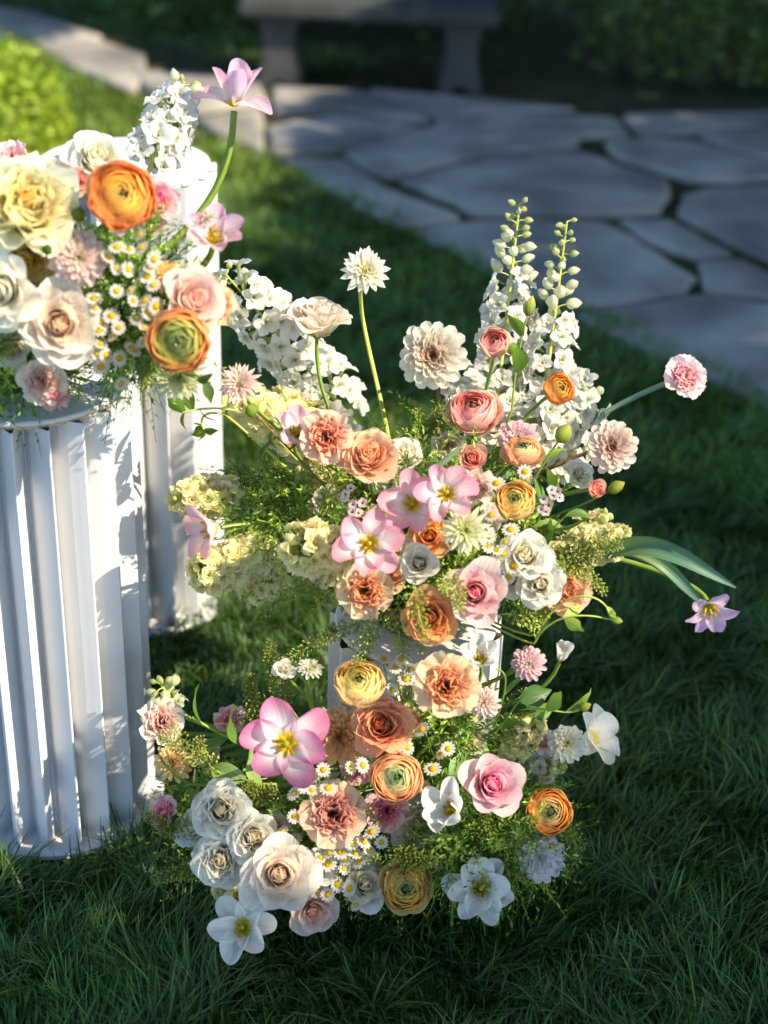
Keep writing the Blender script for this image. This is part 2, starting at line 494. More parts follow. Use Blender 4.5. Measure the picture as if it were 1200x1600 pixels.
_shared = {}
def build_head(parts, root, M, mat=M_PETAL):
    for nm, d in parts:
        if d[0] is not None and isinstance(d[0], str):
            _, key, P, L = d
            if key not in _shared:
                _shared[key] = mk(nm, P[0], P[1], mat, P[2], P[3])
            part(nm, _shared[key], root, M @ L)
        else:
            part(nm, mk(nm, d[0], d[1], mat, d[2], d[3] if len(d) > 3 else None), root, M)

GREEN = H('7f9a3c'); DGREEN = H('4b6b2a'); LIME = H('b9c65a'); BLUEG = H('6f8f7c'); BROWNG = H('8a6a3e')
STEMC = {'g': GREEN, 'd': DGREEN, 'l': LIME, 'b': BLUEG, 'r': BROWNG}

def stem_to(root, p, n, hub, r=.0022, c=GREEN, back=.10, M=None, bend=None):
    p = Vector(p); n = Vector(n)
    hub = Vector(hub)
    d = (hub - p).length
    a = p - n * min(back, d * .45)
    b = hub + (Vector((p.x - hub.x, p.y - hub.y, 0)) * .25 + Vector((0, 0, d * .35)))
    if bend is not None: b = b + Vector(bend)
    pts = bez(p, a, b, hub, 18)
    v, f, u = tube(pts, r, 7, r * 1.35)
    t = np.linspace(0, 1, len(v))
    col = cmix([(0, c), (1, c * .8)], t)
    part('stem', mk('stem', v, f, M_STEM, col, u), root)
    return pts

def leaf_mesh(L, W, c, bendy=35, seed=0, twist=0.0, th=None):
    rd = random.Random(seed)
    P = petal(L, W, th or (20, 20 + bendy * .6, 20 + bendy * 1.4), W * 1.8, r0=0, nu=9, nv=5, base=.25, drop=.25, tpow=1.3, point=.12, narrow=.55, ruf=W * .06,
              stops=[(0, c * .9), (.5, c), (1, c * 1.1)], vein_groove=W * .12, rnd=rd)
    return mk('leaf', *P[:2], M_LEAF, P[2], P[3])

def add_leaf(root, p, d, L, W, c=DGREEN, seed=0, bendy=35, roll=None):
    rd = random.Random(seed)
    me = leaf_mesh(L, W, c, bendy, seed)
    M = frame(p, d, rd.uniform(0, 6.28) if roll is None else roll)
    part('leaf', me, root, M)

def calyx(root, M, R, depth, c=GREEN, n=5):
    g = Geo()
    v, f, u = tube(np.array([[0, 0, -R * .25], [0, 0, -R * .12], [0, 0, R * .05]]), np.array([.05, .17, .2]) * R, 8)
    g.add(v, f, c, u)
    for i in range(n):
        P = petal(R * .55, R * .1, (60, 75, 100), R * .3, r0=R * .1, nu=5, nv=3, base=.7, drop=.6, tpow=1.1, stops=[(0, c), (1, c * 1.1)], phi=i * 2 * PI / n)
        g.add(*P[:3], P[3])
    part('sepals', g.mesh('sepals', M_LEAF), root, M)
# ------------------------------------------------------------------ palettes (tissue colours; white and ivory hearts warmed against grey shade)
W_ = H('f4f1ea')
PAL = {
 # roses: centre, middle, outer, base
 'white':  (H('f2deac'), H('f4e9cc'), H('f6f1e4'), H('ecdf9c')),  # creamy heart, tinted further so its shaded folds read warm; ivory likewise
 'ivory':  (H('f2c090'), H('f4d8bc'), H('f7e8d8'), H('f0d8a0')),
 'yellow': (H('f2bc3c'), H('f8d878'), H('fcf0cc'), H('f2c440')),
 'ochre':  (H('eab030'), H('f2cc60'), H('f6dc90'), H('e6b040')),
 'blush':  (H('f0a088'), H('f4bfae'), H('f7d3c6'), H('f0c9a8')),
 'peach':  (H('f09a60'), H('f2a878'), H('f5bc94'), H('efb070')),
 'orange': (H('e07a2c'), H('ea9048'), H('efa463'), H('e08a30')),
 'coral':  (H('e5673c'), H('ee8656'), H('f3a276'), H('ea9a58')),
 'hotpink': (H('e23a5c'), H('f0a0a8'), H('f6cdc6'), H('eecabc')),
 'pink':   (H('f0588c'), H('f490ae'), H('f9ccc8'), H('f4ccb4')),
 'salmon': (H('d85058'), H('ea8078'), H('f2aa94'), H('f0c090')),
 'lilac':  (H('f2b8c8'), H('f4cbd6'), H('f6dce2'), H('eed8c0')),
 # ranunculus: eye, inner, middle, outer
 'r_orange': (H('b08a34'), H('f2a838'), H('f4983c'), H('f0844c')),
 'r_green':  (H('5c6e2a'), H('a39c3c'), H('e99a50'), H('f09660')),
 'r_peach':  (H('5f8040'), H('e2bf80'), H('ec9c60'), H('f0a878')),
 'r_yellow': (H('8a8a3c'), H('f7c860'), H('f8cf78'), H('f6bc80')),
 'r_gold':   (H('8a8a40'), H('e6b850'), H('eeb458'), H('f0c070')),
 'r_amber':  (H('6a6a34'), H('dcae62'), H('e6963c'), H('ec9440')),
 'r_coral':  (H('b86a54'), H('ee7c74'), H('f49a90'), H('f8c4a4')),
 # dahlias: inner, outer, base
 'd_white':  (H('eee6a8'), H('f4f2e6'), H('d8dc90')),
 'd_ivory':  (H('e4cfa0'), H('f5ead4'), H('e6cd8c')),
 'd_brown':  (H('c09070'), H('fbf2e0'), H('e8c88c')),
 'd_rust':   (H('a86a54'), H('f8e6da'), H('dcae90')),
 'd_blush':  (H('f3e8d4'), H('f3d8d2'), H('ecc8a8')),
 'd_pink':   (H('f4e6d2'), H('f0c8d0'), H('ecc4b0')),
 'd_peach':  (H('d8a860'), H('f0c090'), H('d8a058')),
 'd_sun':    (H('f0cc80'), H('f5d8a0'), H('e8b860')),
 'd_lilac':  (H('f8f4ee'), H('f8eef0'), H('eccfd8')),
 'd_spider': (H('d8dc7c'), H('f6f3d4'), H('d8dc80')),
 # carnations: heart, middle, outer
 'c_peach':  (H('dc7e60'), H('ec9f80'), H('f3c8a6')),
 'c_tan':    (H('e08c58'), H('eca878'), H('f0cc9c')),
 'c_mauve':  (H('b86a5c'), H('d49080'), H('eabf98')),
 'c_pink':   (H('f0a0a4'), H('f4bcc0'), H('f7d0d2')),
 'c_blush':  (H('f4b8a8'), H('f6cabc'), H('f8e0cc')),
 'c_rose':   (H('f07c8c'), H('f498a0'), H('f6b4b4')),
 # tulips: tip, middle, heart
 't_pink':   (H('f09cb2'), H('f8ecea'), H('e8d440')),
 't_pale':   (H('f2bcd2'), H('f7e6ea'), H('f0d860')),
 't_deep':   (H('ea7aa8'), H('f8eef0'), H('e6d23c')),
 't_white':  (H('f2f1ec'), H('f5f3ec'), H('dfd24a')),
 't_lilac':  (H('dfb4dc'), H('f0d8e4'), H('e4c860')),
}

for _k in PAL:
    _g = .60 if _k[0] not in 'dt' or _k[1] != '_' else .80
    PAL[_k] = tuple(np.clip(np.mean(c ** _g) + (c ** _g - np.mean(c ** _g)) * 1.14, 0, .94) for c in PAL[_k])
# ------------------------------------------------------------------ whole flowers
ALL_HUBS = {}
def flower(kind, px, py, Y, dpx, ab, pal, label, hub, name=None, cat=None, st='g', seed=None, leaves=0, noshow=False, bend=None, back=.10, group=None, stem_r=None, **kw):
    seed = seed if seed is not None else int(px * 7 + py)
    rd = random.Random(seed)
    p = at(px, py, Y)
    R = size_at(p, dpx) / 2 * {'rose': 1.12, 'ran': 1.03, 'dahlia': 1.06, 'carn': 1.08, 'tulip': 1.0}[kind]
    n = face(p, *ab)
    pl = PAL[pal]
    if kind == 'rose': parts, dz = head_rose(R * .98, pl, seed=seed, **kw)
    elif kind == 'ran': parts, dz = head_ran(R, pl, seed=seed, **kw)
    elif kind == 'dahlia': parts, dz = head_dahlia(R, pl, seed=seed, **kw)
    elif kind == 'carn': parts, dz = head_carn(R, pl, seed=seed, **kw)
    elif kind == 'tulip': parts, dz = head_tulip(R, pl, seed=seed, **kw)
    hubp = ALL_HUBS[hub]
    root = thing(name or {'rose': 'rose', 'ran': 'ranunculus', 'dahlia': 'dahlia', 'carn': 'carnation', 'tulip': 'tulip'}[kind],
                 label, cat or 'flower', hubp, group)
    base = p - n * dz * .5
    M = frame(base, n, rd.uniform(0, 6.28))
    build_head(parts, root, M)
    if kind in ('rose', 'dahlia', 'carn'):
        calyx(root, M, R * (.9 if kind != 'carn' else .7), 0, STEMC[st])
    hj = Vector(hubp) + Vector((rd.uniform(-.04, .04), rd.uniform(-.03, .03), rd.uniform(-.01, .02)))
    pts = stem_to(root, base - n * R * .15, n, hj, r=stem_r or .0024, c=STEMC[st], bend=bend, back=back)
    for k in range(leaves):
        q = pts[4 + 3 * k]
        d = Vector((rd.uniform(-1, 1), rd.uniform(-1, .2), rd.uniform(.2, 1))).normalized()
        add_leaf(root, q, d, rd.uniform(.035, .06), rd.uniform(.009, .014), DGREEN * rd.uniform(.9, 1.3), seed + k)
    return root

def spike(px0, py0, Y0, px1, py1, Y1, rpx, kind, label, hub, cols, n=26, seed=1, buds=8, bud_from=.72, sag=(0, 0, 0), name=None, st='l', fs=1.0, bfrom=.0):
    """flower spike from its base at (px0,py0) to its tip at (px1,py1)"""
    rd = random.Random(seed)
    a, b = at(px0, py0, Y0), at(px1, py1, Y1)
    R = size_at(a, rpx)
    hubp = ALL_HUBS[hub]
    root = thing(name or ('delphinium' if kind == 'delph' else 'stock_flower'), label, 'flower', hubp)
    mid = (a + b) / 2 + Vector(sag)
    ax = bez(a, a + (mid - a) * .66, b + (mid - b) * .66, b, 24)
    tm = np.linspace(0, 1, 24)
    v, f, u = tube(ax, .0030, 7, .0012)
    d0 = Vector(ax[0] - ax[1]).normalized()
    low = bez(hubp, Vector(hubp) + Vector((0, 0, .06)), a + d0 * .06, a, 14)
    v2, f2, u2 = tube(low, .0036, 7, .0030)
    g = Geo(); g.add(v, f, STEMC[st], u); g.add(v2, f2, STEMC['g'], u2)
    part('stem', g.mesh('stem', M_STEM), root)
    c1, c2, cc = cols
    meshes = [floret_geo(1.0, kind, seed * 10 + q, c1, c2, cc) for q in range(4)]
    fr = R * (.52 if kind == 'delph' else .58) * fs
    nf = n
    for i in range(nf):
        t = bfrom + (bud_from - bfrom) * (i + .5) / nf
        k = t / bud_from
        q = np.array([np.interp(t, tm, ax[:, j]) for j in range(3)])
        q2 = np.array([np.interp(min(1, t + .03), tm, ax[:, j]) for j in range(3)])
        T = Vector(q2 - q).normalized() if t < .97 else Vector(ax[-1] - ax[-3]).normalized()
        B = frame(Vector((0, 0, 0)), T, i * GOLD + rd.uniform(-.3, .3)).to_3x3()
        out = B @ Vector((1, 0, 0))
        dist = (R - fr * .35) * (1 - .35 * max(0, k - .5)) * rd.uniform(.72, 1.0)
        dr = (out + T * rd.uniform(.1, .5)).normalized()
        s = fr * (1 - .35 * max(0, k - .6)) * rd.uniform(.85, 1.15)
        M = frame(Vector(q) + dr * dist, (dr + Vector((rd.uniform(-.3, .3), rd.uniform(-.3, .1), rd.uniform(-.1, .3)))), rd.uniform(0, 6)) @ Matrix.Diagonal((s, s, s, 1))
        part('floret', meshes[i % 4], root, M)
    bc2 = H('c6cf86') if kind == 'delph' else H('cfd98c')
    bms = [bud_geo(.0066, .0195, c1 * .7 + bc2 * .3, bc2 * .5 + c1 * .5, None), bud_geo(.0056, .0160, c1 * .5 + bc2 * .5, bc2 * .9, None)]
    for i in range(buds):
        t = bud_from + (1 - bud_from) * (i + .6) / buds
        q = np.array([np.interp(t, tm, ax[:, j]) for j in range(3)])
        T = Vector(ax[-1] - ax[-5]).normalized() if t > .9 else (b - a).normalized()
        B = frame(Vector((0, 0, 0)), T, i * GOLD + rd.uniform(-.4, .4)).to_3x3()
        out = B @ Vector((1, 0, 0))
        k = (t - bud_from) / (1 - bud_from)
        ln = (.016 if kind == 'delph' else .006) * (1 - .6 * k)
        dr = (out + T * rd.uniform(.2, .6)).normalized()
        e = Vector(q) + dr * ln
        pv, pf, pu = tube(np.array([q, (Vector(q) + e) / 2 + T * .001, e]), .0009, 5)
        bd = part('bud_stalk', mk('bud_stalk', pv, pf, M_STEM, STEMC['l'], pu), root)
        s = (1.2 - .6 * k) * rd.uniform(.85, 1.15) * (1 if kind == 'delph' else .85)
        dd = (dr + Vector((rd.uniform(-.5, .5), 0, rd.uniform(-.4, .4)))).normalized()
        part('bud', bms[0 if k < .55 else 1], root, frame(e, dd) @ Matrix.Diagonal((s, s, s, 1)))
    return root

# chamomile
def daisy_meshes():
    g = Geo(); rd = random.Random(5)
    for i in range(13):
        P = petal(1.0, .21, (74, 86, 100), .5, r0=.34, nu=5, nv=3, base=.6, drop=.22, tpow=2, stops=[(0, W_), (1, W_)], phi=i * 2 * PI / 13 + rd.uniform(-.06, .06), rnd=rd)
        v = P[0].copy(); v *= .74; g.add(v, P[1], P[2], P[3])
    pet = g.mesh('ray_petals', M_PETAL)
    v, f, u = dome(.40, .34, 7, 12, .02, .05)
    c = cmix([(0, H('d8a818')), (.6, H('f0c818')), (1, H('d9cf3a'))], np.clip(v[:, 2] / .36, 0, 1))
    cen = mk('daisy_centre', v, f, M_PETAL, c, u)
    return pet, cen
D_PET, D_CEN = daisy_meshes()

def chamomile(label, heads, hub, branch, dpx=28, seed=3, group=None, thinr=.0009):
    """heads: [(px,py,Y)...]; branch: a point where the stalks meet"""
    rd = random.Random(seed)
    hubp = ALL_HUBS[hub]; br = Vector(at(*branch))
    root = thing('chamomile', label, 'flower', hubp, group)
    g = Geo()
    v, f, u = tube(bez(hubp, Vector(hubp) + Vector((0, 0, .03)), br - Vector((0, 0, .03)), br, 10), .0016, 5); g.add(v, f, GREEN, u)
    hs = []
    for (px, py, Y) in heads:
        p = at(px, py, Y); R = size_at(p, dpx * rd.uniform(.85, 1.12)) / 2
        n = face(p, rd.uniform(-1, 1), rd.uniform(-.4, 1.2))
        v, f, u = tube(bez(p - n * .002, p - n * .02, br + Vector((rd.uniform(-.01, .01), 0, .02)), br, 10), thinr, 5); g.add(v, f, GREEN * rd.uniform(.8, 1.2), u)
        hs.append((p, n, R))
    part('stem', g.mesh('stem', M_STEM), root)
    for p, n, R in hs:
        M = frame(p, n, rd.uniform(0, 6)) @ Matrix.Diagonal((R, R, R, 1))
        dz = part('daisy', D_PET, root, M)
        part('centre', D_CEN, dz, M)
    return root

# pennycress and ferny greens
def sprig_geo(pts, dens=70, seed=1, spread=.012, pod=.0022, c=LIME, flat=True):
    rd = random.Random(seed); g = Geo()
    pts = np.asarray(pts); n = len(pts); tt = np.linspace(0, 1, n)
    for i in range(dens):
        t = .18 + .82 * (i / dens)
        q = np.array([np.interp(t, tt, pts[:, j]) for j in range(3)])
        j = min(n - 2, int(t * (n - 1))); T = Vector(pts[j + 1] - pts[j]).normalized()
        B = frame(Vector((0, 0, 0)), T, i * GOLD).to_3x3()
        L = spread * (1.15 - .75 * t) * rd.uniform(.7, 1.2)
        d = (B @ Vector((1, 0, .55))).normalized() if False else ((B @ Vector((1, 0, 0))) + T * .6).normalized()
        e = Vector(q) + d * L
        v, f, u = tube(np.array([q, e]), .00035, 3); g.add(v, f, c * .8, u)
        s = pod * (1.15 - .6 * t) * rd.uniform(.8, 1.2)
        v, f = blob(e + d * s * .6, s * .9, s * 1.1, d, 4, 5)
        g.add(v, f, c * rd.uniform(.75, 1.15))
    return g

def sprig(label, pts_px, hub, seed=1, dens=80, spread=.013, pod=.0020, c=LIME, name='pennycress_sprig', group='pennycress sprigs', side=0):
    """pts_px: [(px,py,Y)...] from root end to tip"""
    P = [at(*q) for q in pts_px]
    while len(P) < 4: P.insert(1, (P[0] + P[1]) / 2)
    hubp = ALL_HUBS[hub]
    pts = bez(*P[:4], 20)
    root = thing(name, label, 'plant', hubp, group)
    low = bez(hubp, Vector(hubp) + (Vector(P[0]) - Vector(hubp)) * .3 + Vector((0, 0, .02)), Vector(P[0]) - (Vector(P[1]) - Vector(P[0])) * .3, P[0], 8)
    v, f, u = tube(np.concatenate([low[:-1], pts]), .0012, 5, .0006)
    part('stem', mk('stem', v, f, M_STEM, c * .8, u), root)
    part('seed_pods', sprig_geo(pts, dens, seed, spread, pod, c).mesh('seed_pods', M_LEAF), root, kind='stuff')
    rd = random.Random(seed)
    for k in range(side):
        t = rd.uniform(.1, .6); q = Vector(pts[int(t * 19)])
        d = (Vector(pts[min(19, int(t * 19) + 2)]) - q).normalized()
        d = (d + Vector((rd.uniform(-1, 1), rd.uniform(-.6, .3), rd.uniform(-.6, .8)))).normalized()
        e = q + d * rd.uniform(.03, .055)
        p2 = bez(q, q + d * .012, e - Vector((0, 0, -.006)), e, 8)
        g = sprig_geo(p2, 26, seed * 7 + k, spread * .7, pod * .9, c)
        v, f, u = tube(p2, .0006, 4); g.add(v, f, c * .8, u)
        part('side_shoot', g.mesh('side_shoot', M_LEAF), root, kind='stuff')
    return root

def ferny(name, label, centre, rad, n, seed, hub, group=None):
    """feathery filler nobody could count: thousands of fine leaflets on short shoots"""
    r = np.random.default_rng(seed)
    V, F, C, k = [], [], [], 0
    cs = [H('7c9c3c'), H('648636'), H('98b44a'), H('4d6e2e'), H('b0c45a')]
    for i in range(n):
        d = r.normal(size=3); d /= np.linalg.norm(d)
        if d[1] > .5: d[1] *= -.6
        q = np.array(centre) + d * np.array(rad) * r.uniform(.35, 1.0)
        if q[2] < .015: q[2] = .015 + r.uniform(0, .02)
        dr = d * .7 + r.normal(size=3) * .6 + np.array([0, -.1, .25]); dr /= np.linalg.norm(dr)
        L = r.uniform(.035, .085); c = cs[r.integers(5)] * r.uniform(.95, 1.45)
        sx = np.cross(dr, [.2, .9, .3]); sx /= np.linalg.norm(sx) + 1e-9; sy = np.cross(dr, sx)
        droop = np.array([0, 0, -.25])
        m = 15
        for j in range(m):
            t = j / m; p = q + dr * L * t + droop * L * t * t
            a = j * 2.4; sd = sx * math.cos(a) + sy * math.sin(a)
            ll = L * .20 * (1.1 - .7 * t); e = p + (sd * .8 + dr * .6) * ll
            w = np.cross(sd, dr) * ll * .15
            V += [p, (p + e) / 2 + w, e, (p + e) / 2 - w]; F.append([k, k + 1, k + 2, k + 3]); C += [c] * 4; k += 4
        e = q + dr * L + droop * L; w = sx * .0007
        V += [q - w, q + w, e + w * .5, e - w * .5]; F.append([k, k + 1, k + 2, k + 3]); C += [c * .8] * 4; k += 4
    me = mk(name, np.array(V), np.array(F), M_LEAF, np.array(C), None, False)
    return single(name, me, label, 'foliage', None, group, 'stuff')

def leafy(label, pts_px, hub, leaf_at, L=.045, W=.013, c=DGREEN, seed=1, name='leafy_stem', r=.0016, group=None, tipbud=None, stc='g'):
    P = [at(*q) for q in pts_px]
    while len(P) < 4: P.insert(1, (P[0] + P[1]) / 2)
    hubp = ALL_HUBS[hub]; pts = bez(*P[:4], 18)
    root = thing(name, label, 'plant', hubp, group)
    low = bez(hubp, Vector(hubp) + (P[0] - Vector(hubp)) * .3, P[0] - (P[1] - P[0]) * .3, P[0], 8)
    v, f, u = tube(np.concatenate([low[:-1], pts]), r, 6, r * .7)
    part('stem', mk('stem', v, f, M_STEM, STEMC[stc], u), root)
    rd = random.Random(seed)
    for k, (t, dx, dy, sc) in enumerate(leaf_at):
        q = Vector(pts[min(17, int(t * 17))])
        d = (RT * dx + UP * dy - FW * rd.uniform(.0, .35)).normalized()
        add_leaf(root, q, d, L * sc, W * sc, c * rd.uniform(1.0, 1.4), seed * 5 + k, rd.uniform(10, 45))
    if tipbud:
        q = Vector(pts[-1]); d = Vector(pts[-1] - pts[-3]).normalized()
        part('bud', bud_geo(tipbud[0], tipbud[1], tipbud[2], tipbud[3], GREEN), root, frame(q, d))
    return root
# ================================================================== the place
def poly_in(P, x, y):
    """points inside polygon, vectorised"""
    x = np.asarray(x); y = np.asarray(y); ins = np.zeros(x.shape, bool)
    n = len(P); j = n - 1
    for i in range(n):
        xi, yi = P[i]; xj, yj = P[j]
        c = ((yi > y) != (yj > y)) & (x < (xj - xi) * (y - yi) / (yj - yi + 1e-12) + xi)
        ins ^= c; j = i
    return ins

# ground
v = np.array([[-60, -20, 0], [60, -20, 0], [60, 90, 0], [-60, 90, 0]])
single('ground', mk('ground', v, [[0, 1, 2, 3]], M_SOIL, smooth=False), None, None, kind='structure')

# lawn edge along the path, in metres
edge_px = [(-260, -60), (50, 72), (130, 128), (220, 165), (310, 205), (430, 262), (640, 366), (900, 488), (1200, 638), (1500, 780)]
EDGE = [tuple(on_ground(*q)[:2]) for q in edge_px]
LAWN = EDGE + [(3.5, 1.6), (3.5, 0.2), (-3.5, 0.2), (-3.5, 7.0)]
path_poly = EDGE + [(3.5, 1.9), (3.5, 5.6), (1.0, 5.75), (-0.45, 6.25), (-1.6, 7.0), (-2.6, 8.6)]
me = bpy.data.meshes.new('lawn'); me.from_pydata([(x, y, .003) for x, y in LAWN], [], [list(range(len(LAWN)))]); me.materials.append(M_TURF)
single('lawn', me, None, None, kind='structure')
PP = np.array([[x, y, .006] for x, y in path_poly])
me = bpy.data.meshes.new('path'); me.from_pydata([tuple(p) for p in PP], [], [list(range(len(PP)))]); me.materials.append(M_JOINT)
path = single('path', me, None, None, kind='structure')

STONES = [
 [(630,280),(765,245),(880,232),(920,238),(970,260),(1040,280),(1047,302),(1030,325),(950,330),(850,330),(745,330),(695,305)],
 [(535,235),(600,215),(675,197),(800,203),(900,213),(905,222),(860,228),(765,238),(620,272),(585,268)],
 [(440,245),(530,245),(600,290),(712,332),(718,342),(630,352),(570,325),(500,290)],
 [(648,360),(730,345),(810,340),(940,345),(990,368),(1050,410),(1088,432),(1070,452),(1000,466),(880,482),(760,420)],
 [(900,490),(1015,472),(1095,460),(1230,478),(1260,660),(1180,625),(1040,560)],
 [(970,340),(1045,340),(1105,370),(1140,390),(1095,398),(1050,385),(1010,368)],
 [(1095,408),(1160,403),(1215,428),(1215,462),(1105,450)],
 [(1068,300),(1110,288),(1230,285),(1230,410),(1165,385),(1100,350),(1060,328)],
 [(945,218),(1020,214),(1080,218),(1230,258),(1230,272),(1150,278),(1080,275),(1030,262),(965,242)],
 [(1095,208),(1230,195),(1230,250),(1150,228)],
 [(680,187),(780,174),(960,180),(985,207),(900,208),(800,197),(700,193)],
 [(975,176),(1100,171),(1230,172),(1230,188),(1090,203),(1000,205)],
 [(420,193),(520,173),(600,187),(660,196),(590,211),(530,230),(425,232)],
 [(425,132),(560,137),(650,165),(672,185),(620,183),(530,166),(430,172)],
 [(575,135),(760,150),(900,166),(770,168),(690,180)],
 [(305,182),(408,166),(412,232),(345,208)],
 [(205,108),(400,118),(415,155),(300,170),(235,138)],
 [(55,64),(150,60),(228,82),(214,135),(180,130),(100,95)],
 [(-80,-5),(60,20),(160,54),(56,60),(-40,50)],
 [(1240,270),(1420,300),(1420,420),(1240,415)], [(1240,430),(1440,440),(1480,640),(1275,640)],
 [(1240,180),(1400,200),(1400,290),(1240,258)],
]
def stone_mesh(poly, seed):
    rd = random.Random(seed)
    P = [on_ground(x, y, .028) for x, y in poly]
    c = sum(P, Vector()) / len(P)
    pts = []
    for i in range(len(P)):
        a, b = P[i], P[(i + 1) % len(P)]
        m = max(2, int((b - a).length / .045))
        for k in range(m): pts.append(a.lerp(b, k / m))
    for _ in range(0):
        pts = [(pts[i - 1] + pts[i] * 2 + pts[(i + 1) % len(pts)]) / 4 for i in range(len(pts))]
    pts = [p + (p - c).normalized() * (.003 + rd.uniform(-.007, .007)) for p in pts]
    n = len(pts); z = rd.uniform(-.004, .004)
    rings = []
    for ins, h in ((0.0, 0.0), (0.0, .018), (.006, .025), (.03, .028)):
        rings.append([Vector((*(p + (c - p).normalized() * ins)[:2], h + (z if h > 0 else 0))) for p in pts])
    rings.append([Vector((*p.lerp(c, .5)[:2], .028 + z + rd.uniform(-.002, .002))) for p in pts])
    V = [q for r in rings for q in r]; F = []
    for r in range(len(rings) - 1):
        for i in range(n):
            j = (i + 1) % n; F.append([r * n + i, r * n + j, (r + 1) * n + j, (r + 1) * n + i])
    V.append(Vector((c.x, c.y, .028 + z)))
    me = bpy.data.meshes.new('flagstone')
    b = (len(rings) - 1) * n
    F += [[b + i, b + (i + 1) % n, len(V) - 1] for i in range(n)]
    me.from_pydata([tuple(q) for q in V], [], F); me.materials.append(M_STONE)
    # faces may run clockwise: make them look outwards
    import bmesh
    bm = bmesh.new(); bm.from_mesh(me); bmesh.ops.recalc_face_normals(bm, faces=bm.faces)
    for f_ in bm.faces: f_.smooth = True
    bm.to_mesh(me); bm.free()
    return me
for i, s in enumerate(STONES):
    part('flagstone', stone_mesh(s, i), path)

# ------------------------------------------------------------------ plinths
def plinth(label, cx, cy, h, r, npl, depth=.040, frac=.26, tilt=(0, 0), phase=0.0, disc=.92, base_extra=.0, name='pleated_plinth', top_t=.006, rim=M_TAN, card=None):
    card = card or M_PLINTH
    root = thing(name, label, 'plinth', (cx, cy, 0))
    T = Matrix.Translation((cx, cy, 0)) @ Matrix.Rotation(tilt[0], 4, 'Y') @ Matrix.Rotation(tilt[1], 4, 'X')
    da = 2 * PI / npl
    z0, z1 = .016, h - .006
    rd = random.Random(int(h * 1000))
    for i in range(npl):
        a0 = i * da + phase
        ro, ri = r + rd.uniform(-.0015, .0015), r - depth + rd.uniform(-.001, .001)
        # ridge, narrow flank to the valley, wide flank to the next ridge; each flank very slightly bowed
        prof = [(0, r), (.04, r - .0008), (frac - .03, ri + .0008), (frac, ri), (frac + .05, ri + .0004)]
        for t in (.3, .55, .8): prof.append((frac + (1 - frac) * t, ri + (r - ri) * t + .0016 * math.sin(PI * t)))
        prof += [(.975, r - .0005), (1, r)]
        V = []
        zs = [z0 + (z1 - z0) * k / 6 for k in range(7)]
        for z in zs:
            for fr_, rr in prof:
                a = a0 + fr_ * da; k = 1 + .0012 * math.sin(z * 7 + i * 2)
                V.append((rr * k * math.cos(a), rr * k * math.sin(a), z))
        me = mk('pleat', np.array(V), quads(len(zs), len(prof))[:, ::-1], card, smooth=False)
        part('pleat', me, root, T)
    def disc_mesh(nm, rad, za, zb):
        v, f = lathe([(0.0005, zb), (rad - .002, zb), (rad, zb - .0012), (rad, za + .0012), (rad - .002, za), (.0005, za)], 64)
        return mk(nm, v, f, card, smooth=False)
    part('top_disc', disc_mesh('top_disc', r * disc, h - .004, h + top_t - .004), root, T)
    v, f = lathe([(r * disc - .004, h - .009), (r * disc - .0035, h - .0045), (r * disc - .02, h - .0045)], 48)
    part('under_rim', mk('under_rim', v, f, rim), root, T)  # thin rim just under the top disc, tan by default
    part('base_disc', disc_mesh('base_disc', r + .012 + base_extra, .008, .0165), root, T)
    return root

P1 = (-0.442, 1.765); P1H, P1R = .637, .135
P2 = (-0.400, 2.300); P2H, P2R = .747, .137
P3 = (0.047, 1.770); P3H, P3R = .310, .116
plinth('nearer tall white pleated plinth at the left with flowers heaped on its top', *P1, P1H, P1R, 20, phase=.10)
plinth('taller white pleated plinth standing further back with a bare white top', *P2, P2H, P2R, 19, rim=M_PLINTH, phase=.27)
plinth('short white pleated plinth on the grass under the middle flower arrangement', *P3, P3H, P3R, 16, phase=.2, depth=.017, card=M_BOUNCE_CARD)

def bowl(label, c, z, r, h):
    root = thing('flower_bowl', label, 'bowl', (c[0], c[1], z))
    v, f = lathe([(.001, .001), (r * .6, .001), (r * .95, h * .55), (r, h), (r * .96, h), (r * .9, h * .6), (.001, h * .45)], 36)
    part('bowl_wall', mk('bowl_wall', v, f, M_BOWL), root, Matrix.Translation((c[0], c[1], z)))
    v, f, u = dome(r * .86, h * .9, 7, 24, h * .4, .03)
    part('wet_foam', mk('wet_foam', v, f, M_FOAM), root, Matrix.Translation((c[0], c[1], z)))
bowl('dark low bowl on the nearer tall plinth beneath the yellow and white flowers', P1, P1H + .003, .085, .05)
bowl('dark low bowl on the short plinth beneath the middle flower arrangement', P3, P3H + .003, .085, .06)

